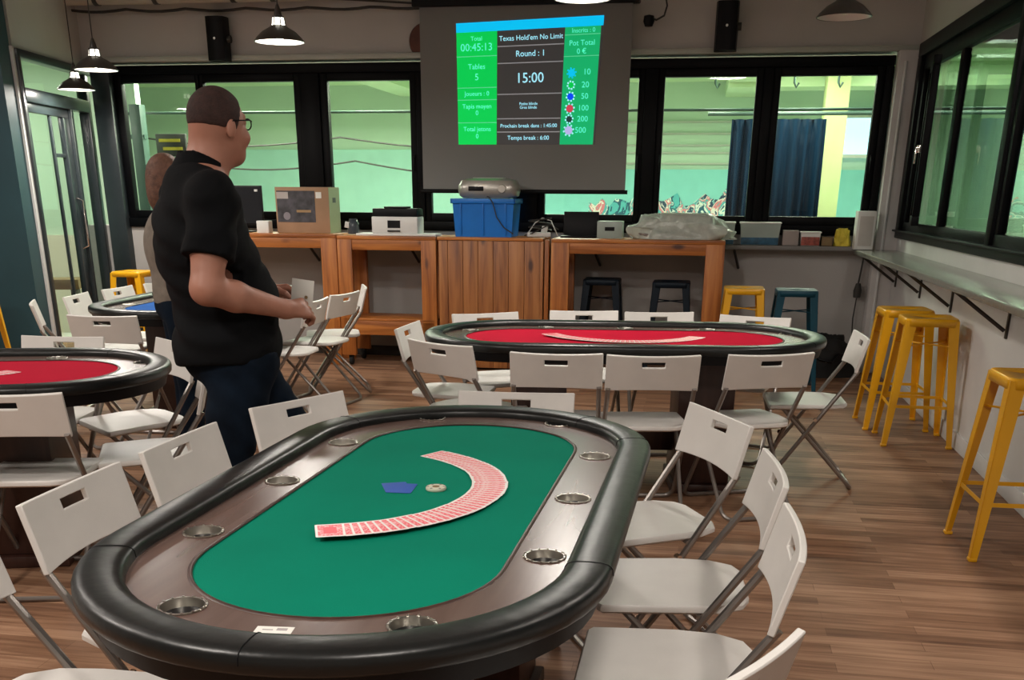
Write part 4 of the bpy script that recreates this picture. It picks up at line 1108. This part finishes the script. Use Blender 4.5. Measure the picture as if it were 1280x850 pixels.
# ------------------------------------------------------------------ people: implicit surfaces turned into one mesh each
def seg(P, a, b, ra, rb):
    a = np.array(a, float); b = np.array(b, float); ab = b - a; t = np.clip(((P - a) @ ab) / (ab @ ab), 0, 1)
    return np.linalg.norm(P - a - t[..., None] * ab, axis=-1) - (ra + (rb - ra) * t)
def ell(P, c, r, rot=None):
    q_ = P - np.array(c, float)
    if rot is not None: q_ = q_ @ np.array(rot)
    r = np.array(r, float)
    k0 = np.linalg.norm(q_ / r, axis=-1); k1 = np.linalg.norm(q_ / (r * r), axis=-1) + 1e-9
    return k0 * (k0 - 1) / k1
class Field:
    def __init__(s, lo, hi, h):
        s.h = h; s.lo = np.array(lo, float); n = np.ceil((np.array(hi) - s.lo) / h).astype(int) + 1
        s.n = n; s.F = np.full(n, 1.0)
        s.R = None; s.ax = [s.lo[i] + h * np.arange(n[i]) for i in range(3)]
    def sub(s, lo, hi):
        if s.R is not None: lo = np.array(lo) - .09; hi = np.array(hi) + .09
        a = np.clip(np.floor((np.array(lo) - s.lo) / s.h).astype(int), 0, s.n - 1); b = np.clip(np.ceil((np.array(hi) - s.lo) / s.h).astype(int) + 1, 1, s.n)
        sl = tuple(slice(a[i], b[i]) for i in range(3))
        P = np.stack(np.meshgrid(*[s.ax[i][sl[i]] for i in range(3)], indexing='ij'), -1)
        if s.R is not None: P = (P - s.R[1]) @ s.R[0] + s.R[1]
        return sl, P
    def add(s, d, sl, k):
        A = s.F[sl]
        if k > 0:
            hh = np.clip(.5 + .5 * (d - A) / k, 0, 1) ; hh = 1 - hh
            # smooth minimum
            hh = np.clip(.5 + .5 * (A - d) / k, 0, 1)
            s.F[sl] = A * (1 - hh) + d * hh - k * hh * (1 - hh)
        else: s.F[sl] = np.minimum(A, d)
    def seg(s, a, b, ra, rb, k=.02):
        m = max(ra, rb) + k * 2 + .03; lo = np.minimum(a, b) - m; hi = np.maximum(a, b) + m
        sl, P = s.sub(lo, hi); s.add(seg(P, a, b, ra, rb), sl, k); return s
    def ell(s, c, r, k=.02, rot=None):
        m = max(r) + k * 2 + .03; sl, P = s.sub(np.array(c) - m, np.array(c) + m); s.add(ell(P, c, r, rot), sl, k); return s
    def path(s, pts, rs, k=.01):
        for i in range(len(pts) - 1): s.seg(pts[i], pts[i + 1], rs[i], rs[i + 1], k)
        return s
    def cut(s, f):
        """keep the region where f(P) < 0"""
        sl, P = s.sub(s.lo, s.lo + s.h * (s.n - 1)); s.F[sl] = np.maximum(s.F[sl], f(P)); return s
    def mesh(s, name, m, parent, relax=1):
        F = s.F; nx, ny, nz = F.shape; ins = F < 0
        cnt = np.zeros((nx - 1, ny - 1, nz - 1)); acc = np.zeros((nx - 1, ny - 1, nz - 1, 3)); edges = []
        idx = np.indices(F.shape)
        for ax in range(3):
            s0 = [slice(None)] * 3; s1 = [slice(None)] * 3; s0[ax] = slice(0, -1); s1[ax] = slice(1, None)
            A = F[tuple(s0)]; B = F[tuple(s1)]; cr = (A < 0) != (B < 0)
            I = np.argwhere(cr); a = A[cr]; b = B[cr]; t = a / (a - b)
            pos = I.astype(float); pos[:, ax] += t
            o1, o2 = [x for x in range(3) if x != ax]
            cells = []
            for d1 in (-1, 0):
                for d2 in (-1, 0):
                    c = I.copy(); c[:, o1] += d1; c[:, o2] += d2
                    ok = (c[:, o1] >= 0) & (c[:, o2] >= 0) & (c[:, o1] < F.shape[o1] - 1) & (c[:, o2] < F.shape[o2] - 1)
                    cc = c[ok]; np.add.at(cnt, tuple(cc.T), 1); np.add.at(acc, tuple(cc.T), pos[ok]); cells.append((c, ok))
            edges.append((ax, cells, a < 0))
        act = cnt > 0; vid = -np.ones(cnt.shape, int); vid[act] = np.arange(act.sum())
        V = acc[act] / cnt[act][:, None] * s.h + s.lo
        Q = []
        for ax, cells, neg in edges:
            (c00, k0), (c01, k1), (c10, k2), (c11, k3) = cells
            ok = k0 & k1 & k2 & k3
            g = lambda c: vid[tuple(c[ok].T)]
            q_ = np.stack([g(c00), g(c10), g(c11), g(c01)], 1)
            fl = neg[ok] if ax != 1 else ~neg[ok]
            q_[~fl] = q_[~fl][:, ::-1]
            Q.append(q_)
        Q = np.concatenate(Q)
        me = bpy.data.meshes.new(name); me.from_pydata(V.tolist(), [], Q.tolist()); me.update()
        me.polygons.foreach_set('use_smooth', [True] * len(me.polygons))
        o = link(name, me, m, parent)
        if relax:
            md = o.modifiers.new('s', 'CORRECTIVE_SMOOTH' if False else 'SMOOTH'); md.factor = .5; md.iterations = relax * 2
        return o
V3 = lambda *a: np.array(a, float)

def make_man():
    e = empty('person', (-1.03, 3.80, 0), math.radians(30 - 90), 'man in a black polo shirt and dark jeans standing, back half turned, holding a card', 'person')
    HC = V3(0, .035, 1.645); hy = -.02
    sh_r, el_r, wr_r = V3(.205, -.055, 1.415), V3(.275, -.125, 1.14), V3(.185, .165, 1.055)
    sh_l, el_l, wr_l = V3(-.215, -.05, 1.415), V3(-.28, -.02, 1.13), V3(-.20, .21, 1.08)
    hip_r, kn_r, an_r = V3(.095, .03, .88), V3(.10, -.07, .50), V3(.10, -.20, .10)
    hip_l, kn_l, an_l = V3(-.095, .03, .88), V3(-.10, .29, .50), V3(-.105, .31, .09)
    F = Field((-.38, -.42, 0), (.38, .42, 1.80), .0045)
    # head, turned further to the left than the chest
    ta = math.radians(24); RM = np.array([[math.cos(ta), -math.sin(ta), 0], [math.sin(ta), math.cos(ta), 0], [0, 0, 1.]]); HR = (RM, HC)
    F.R = HR
    F.ell(HC + V3(0, -.005, .025), (.077, .098, .093), .02)
    F.ell(HC + V3(0, .03, -.045), (.062, .070, .082), .03)
    F.ell(HC + V3(0, .062, -.095), (.034, .032, .026), .03)             # chin
    F.path([HC + V3(0, .085, .015), HC + V3(0, .106, -.018), HC + V3(0, .100, -.030)], [.009, .013, .012], .012)   # nose
    F.ell(HC + V3(0, .090, -.058), (.022, .012, .008), .008)
    for sx in (-1, 1):
        F.ell(HC + V3(sx * .034, .078, .012), (.017, .012, .010), .014)
        F.ell(HC + V3(sx * .080, -.008, -.012), (.009, .019, .030), .006, [[1, 0, 0], [0, .97, .2], [0, -.2, .97]])
        F.ell(HC + V3(sx * .045, .070, -.035), (.026, .022, .026), .02)
        F.path([HC + V3(sx * .045, .078, .032), HC + V3(sx * .018, .090, .030)], [.007, .008], .012)
    F.R = None
    F.path([V3(0, -.035, 1.44), V3(0, -.01, 1.53), V3(0, .0, 1.60)], [.078, .062, .060], .04)
    
    # torso
    F.ell((0, -.045, 1.28), (.185, .135, .22), .05)
    F.ell((0, .015, 1.07), (.172, .145, .19), .06)
    F.ell((0, .01, .92), (.175, .150, .14), .06)
    F.seg(V3(-.17, -.05, 1.425), V3(.17, -.05, 1.425), .062, .062, .06)
    F.ell((0, -.06, 1.47), (.11, .07, .06), .05)
    for sh, el, wr, sx in ((sh_r, el_r, wr_r, 1), (sh_l, el_l, wr_l, -1)):
        F.path([sh, sh * .5 + el * .5, el], [.064, .060, .050], .035)
        F.path([el, el * .65 + wr * .35, wr], [.050, .049, .031], .02)
        # hand: palm then four curling fingers and a thumb pinching the card
        d = (wr - el) / np.linalg.norm(wr - el); 
        d = V3(d[0] * .55 - sx * .12, d[1], -.02); d /= np.linalg.norm(d)
        side = V3(-sx, 0, 0) - d * (V3(-sx, 0, 0) @ d); side /= np.linalg.norm(side)      # towards the palm side
        up = np.cross(d, side) * (1 if np.cross(d, side)[2] > 0 else -1)
        c_, s_ = math.cos(-.75), math.sin(-.75); side, up = side * c_ + up * s_, up * c_ - side * s_
        pc = wr + d * .052
        F.seg(wr, pc, .029, .026, .02)
        for kk in (-.031, -.011, .010, .030): F.seg(wr + d * .015 + up * kk * .5, wr + d * .085 + up * kk, .016, .0125, .012)
        for fi, (kk, ln_) in enumerate(((.032, .84), (.011, 1.), (-.011, .95), (-.031, .78))):
            k0 = wr + d * .088 + up * kk
            a1 = k0 + (d * .80 + side * .55 - up * .10) * .036 * ln_
            a2 = a1 + (d * .15 + side * .95 - up * .18) * .025 * ln_
            a3 = a2 + (-d * .55 + side * .75 - up * .10) * .019 * ln_
            F.path([k0, a1, a2, a3], [.0108, .0098, .0090, .0080], .002)
        t0 = wr + d * .028 + up * .024 + side * .012
        t1 = t0 + (d * .72 + up * .55 + side * .45) * .036; t2 = t1 + (d * .85 + up * .05 + side * .55) * .032; t3 = t2 + (d * .7 - up * .25 + side * .6) * .022
        F.path([t0, t1, t2, t3], [.015, .0125, .0105, .009], .006)
        if sx == 1: grip = t3
    for hp, kn, an, fx in ((hip_r, kn_r, an_r, 1), (hip_l, kn_l, an_l, -1)):
        F.path([hp, kn], [.095, .060], .04); F.path([kn, kn * .6 + an * .4, an], [.058, .056, .036], .02)
        F.path([an + V3(0, -.03, -.05), an + V3(fx * .01, .09, -.055), an + V3(fx * .012, .14, -.062)], [.034, .034, .025], .02)
    body = F.mesh('body', M['skin'], e)
    # hair: cropped shell
    Hf = Field((-.14, -.13, 1.50), (.14, .18, 1.80), .005)
    Hf.R = HR
    Hf.ell(HC + V3(0, -.005, .025), (.0815, .1025, .0975), 0); 
    def hcut(P):
        x, y, z = P[..., 0], P[..., 1] - HC[1], P[..., 2] - HC[2]
        return np.maximum(-(z + .012 + .15 * y), y - (.028 + .42 * z))
    Hf.cut(hcut)
    Hf.mesh('hair', M['hair'], e)
    # shirt
    S = Field((-.42, -.40, .80), (.42, .42, 1.60), .0075)
    S.ell((0, -.055, 1.27), (.212, .160, .235), .05); S.ell((0, .012, 1.07), (.205, .178, .21), .06)
    S.ell((0, .0, .90), (.222, .188, .19), .06); S.seg(V3(-.175, -.055, 1.425), V3(.175, -.055, 1.425), .076, .076, .06); S.ell((0, -.065, 1.475), (.12, .078, .062), .05)
    for sh, el, sx in ((sh_r, el_r, 1), (sh_l, el_l, -1)):
        p = sh + (el - sh) * .66
        S2 = seg
        S.seg(sh, sh + (el - sh) * .68, .082, .083, .035)
    sl, P = S.sub(S.lo, S.lo + S.h * (S.n - 1))
    wr_ = .004 * np.sin(P[..., 2] * 42 + 3 * np.sin(P[..., 0] * 9) + 5 * P[..., 1]) + .003 * np.sin(P[..., 2] * 75 + P[..., 0] * 30 - P[..., 1] * 25)
    S.F[sl] += wr_
    def scut(P):
        hem = .865 + .012 * np.sin(P[..., 0] * 9 + P[..., 1] * 5) - P[..., 2]
        d = np.maximum(hem, P[..., 2] - (1.520 + .35 * (-P[..., 1] - .05)))
        for sh, el in ((sh_r, el_r), (sh_l, el_l)):
            ax = (el - sh) / np.linalg.norm(el - sh); c = sh + (el - sh) * .66
            near = np.linalg.norm(P - c, axis=-1) - .16
            s_ = (P - c) @ ax
            lateral = .165 - np.abs(P[..., 0])
            d = np.maximum(d, np.minimum(s_, -np.maximum(near, lateral)))
        return d
    S.cut(scut)
    S.mesh('polo_shirt', M['shirt'], e)
    # collar
    Cf = Field((-.14, -.16, 1.42), (.14, .12, 1.60), .0032)
    Cf.path([V3(0, -.045, 1.47), V3(0, -.028, 1.535)], [.102, .082], 0)
    Cf.cut(lambda P: np.maximum(np.maximum(P[..., 2] - (1.550 - .45 * (P[..., 1] + .03)), -(P[..., 2] - 1.455 + .25 * P[..., 1])), -(np.hypot(P[..., 0], P[..., 1] + .03) - .073)))
    Cf.mesh('collar', M['shirt'], e, 3)
    # jeans
    J = Field((-.34, -.34, .0), (.34, .40, .98), .0085)
    J.ell((0, .005, .88), (.200, .168, .11), .04)
    for hp, kn, an in ((hip_r, kn_r, an_r), (hip_l, kn_l, an_l)):
        J.path([hp, kn], [.122, .083], .04); J.path([kn, kn * .5 + an * .5, an], [.078, .070, .064], .02)
    sl, P = J.sub(J.lo, J.lo + J.h * (J.n - 1)); J.F[sl] += .004 * np.sin(P[..., 2] * 60 + 6 * np.sin(P[..., 1] * 14)) * (1 - .5 * P[..., 2])
    J.cut(lambda P: np.maximum(P[..., 2] - .91, .055 - P[..., 2]))
    J.mesh('jeans', M['jeans'], e)
    for an, fx, nm_ in ((an_r, 1, 'shoe'), (an_l, -1, 'shoe')):
        f = Field(tuple(an + V3(-.09, -.12, -.11)), tuple(an + V3(.09, .24, .06)), .006)
        f.path([an + V3(0, -.04, -.05), an + V3(fx * .01, .09, -.055), an + V3(fx * .012, .15, -.06)], [.046, .044, .034], .02)
        f.cut(lambda P: (an[2] - .088) - P[..., 2])
        f.mesh(nm_, M['shoe'], e)
    # glasses
    g = MB()
    for sx in (-1, 1):
        c = HC + V3(sx * .034, .103, .008)
        g.tube([(c[0] + .025 * math.cos(t), c[1] - .006 * abs(math.cos(t)), c[2] + .017 * math.sin(t)) for t in [k * PI / 8 for k in range(16)]], .0022, 6, closed=True)
        g.tube([(sx * .060, HC[1] + .098, HC[2] + .016), (sx * .079, HC[1] + .075, HC[2] + .018), (sx * .084, HC[1] + .0, HC[2] + .014), (sx * .082, HC[1] - .018, HC[2] + .002)], .0024, 6)
    g.tube([(-.010, HC[1] + .106, HC[2] + .012), (.010, HC[1] + .106, HC[2] + .012)], .002, 6)
    for v in g.b.verts:
        q_ = RM @ (np.array(v.co) - HC) + HC; v.co = q_
    g.build('glasses', M['blackplastic'], e)
    return e, grip
man, grip = make_man()
bpy.context.view_layer.update()
gp = man.matrix_world @ Vector(grip)
hcard = empty('held_card', (gp.x + .026, gp.y + .006, gp.z + .060), math.radians(6), 'whitish card with a small dot held up in the man’s hand', 'card')
MB().box((0, 0, 0), (.078, .0012, .088), (.1, .14, 0), .0004).build('card_sheet', M['paper'], hcard)
MB().lathe([(0, -.0012), (.006, -.0012), (.006, 0)], (.012, -.0035, -.018), 12, False, 'Y').build('printed_dot', M['brown'], hcard)

def make_second():
    e = empty('person', (-1.82, 5.82, 0), math.radians(-66), 'brown-haired person in a grey-beige top, almost hidden behind the man', 'person')
    HC = V3(0, .01, 1.50)
    F = Field((-.36, -.25, 0), (.36, .30, 1.70), .010)
    F.ell(HC, (.072, .090, .110), .02); F.ell(HC + V3(0, .05, -.06), (.045, .04, .05), .03); F.seg(HC + V3(0, .085, .0), HC + V3(0, .10, -.02), .010, .012, .01)
    for sx in (-1, 1): F.ell(HC + V3(sx * .072, -.005, -.01), (.010, .018, .028), .006)
    F.path([V3(0, -.02, 1.30), V3(0, -.0, 1.42)], [.055, .050], .03)
    F.ell((0, -.01, 1.16), (.155, .10, .19), .05); F.ell((0, .0, .92), (.155, .115, .17), .06); F.seg(V3(-.14, -.01, 1.28), V3(.14, -.01, 1.28), .05, .05, .05)
    for sx in (-1, 1):
        sh, el, wr = V3(sx * .18, -.01, 1.27), V3(sx * .23, -.04, 1.0), V3(sx * .24, .05, .78)
        F.path([sh, el, wr], [.046, .038, .026], .02)
        F.seg(wr, wr + V3(0, .02, -.07), .024, .026, .015)
        for k in range(4):
            p = wr + V3(0, -.01 + .018 * k, -.085); F.path([p, p + V3(-sx * .01, .008, -.035), p + V3(-sx * .02, .004, -.058)], [.009, .008, .007], .003)
        F.path([wr + V3(0, .03, -.03), wr + V3(-sx * .01, .055, -.06)], [.011, .009], .006)
        F.path([V3(sx * .085, 0, .85), V3(sx * .09, .01, .47), V3(sx * .09, -.01, .09)], [.085, .055, .036], .03)
        F.path([V3(sx * .09, -.03, .04), V3(sx * .10, .12, .035)], [.032, .026], .02)
    F.mesh('body', M['skin'], e)
    H = Field((-.13, -.17, 1.30), (.13, .14, 1.66), .008)
    H.ell(HC + V3(0, -.012, .012), (.082, .098, .112), .02); H.ell(HC + V3(0, -.06, -.07), (.07, .055, .10), .03)
    H.cut(lambda P: np.maximum(P[..., 1] - HC[1] - .05 - .6 * (P[..., 2] - HC[2] - .05), 1.34 - P[..., 2]))
    H.mesh('hair', M['brownhair'], e)
    T = Field((-.36, -.22, .6), (.36, .26, 1.42), .010)
    T.ell((0, -.01, 1.16), (.172, .140, .20), .05); T.ell((0, .0, .92), (.172, .132, .20), .06); T.seg(V3(-.14, -.01, 1.285), V3(.14, -.01, 1.285), .062, .062, .05)
    for sx in (-1, 1):
        T.path([V3(sx * .18, -.01, 1.27), V3(sx * .23, -.04, 1.0), V3(sx * .24, .04, .80)], [.062, .052, .042], .02)
    T.cut(lambda P: np.maximum(.74 - P[..., 2], P[..., 2] - 1.37))
    T.mesh('jumper', M['beige'], e)
    J = Field((-.28, -.2, 0), (.28, .2, .95), .011)
    J.ell((0, 0, .86), (.165, .13, .12), .04)
    for sx in (-1, 1): J.path([V3(sx * .085, 0, .85), V3(sx * .09, .01, .47), V3(sx * .09, -.01, .09)], [.098, .070, .060], .03)
    J.cut(lambda P: np.maximum(P[..., 2] - .9, .07 - P[..., 2])); J.mesh('trousers', M['jeans'], e)
make_second()

# ------------------------------------------------------------------ camera, world, view
cam = bpy.data.cameras.new('camera'); co = bpy.data.objects.new('camera', cam); COL.objects.link(co)
cam.sensor_fit = 'HORIZONTAL'; cam.sensor_width = 36; cam.lens = 36 * 1285 / 1280
cam.shift_x = (640 - 637) / 1280; cam.shift_y = (745 - 425) / 1280
cam.clip_start = .05; cam.clip_end = 60
co.location = (0, 0, 1.44)
pitch = math.atan(504 / 1285)
co.rotation_mode = 'QUATERNION'
co.rotation_quaternion = (Matrix.Rotation(PI / 2 - pitch, 4, 'X') @ Matrix.Rotation(.0068, 4, 'Z')).to_quaternion()
SC.camera = co
w = bpy.data.worlds.new('World'); SC.world = w; w.use_nodes = True
w.node_tree.nodes['Background'].inputs[0].default_value = (.8, .9, 1, 1); w.node_tree.nodes['Background'].inputs[1].default_value = .02
SC.view_settings.view_transform = 'Standard'; SC.view_settings.look = 'None'; SC.view_settings.exposure = 0; SC.view_settings.gamma = 1
SC.view_settings.use_curve_mapping = False
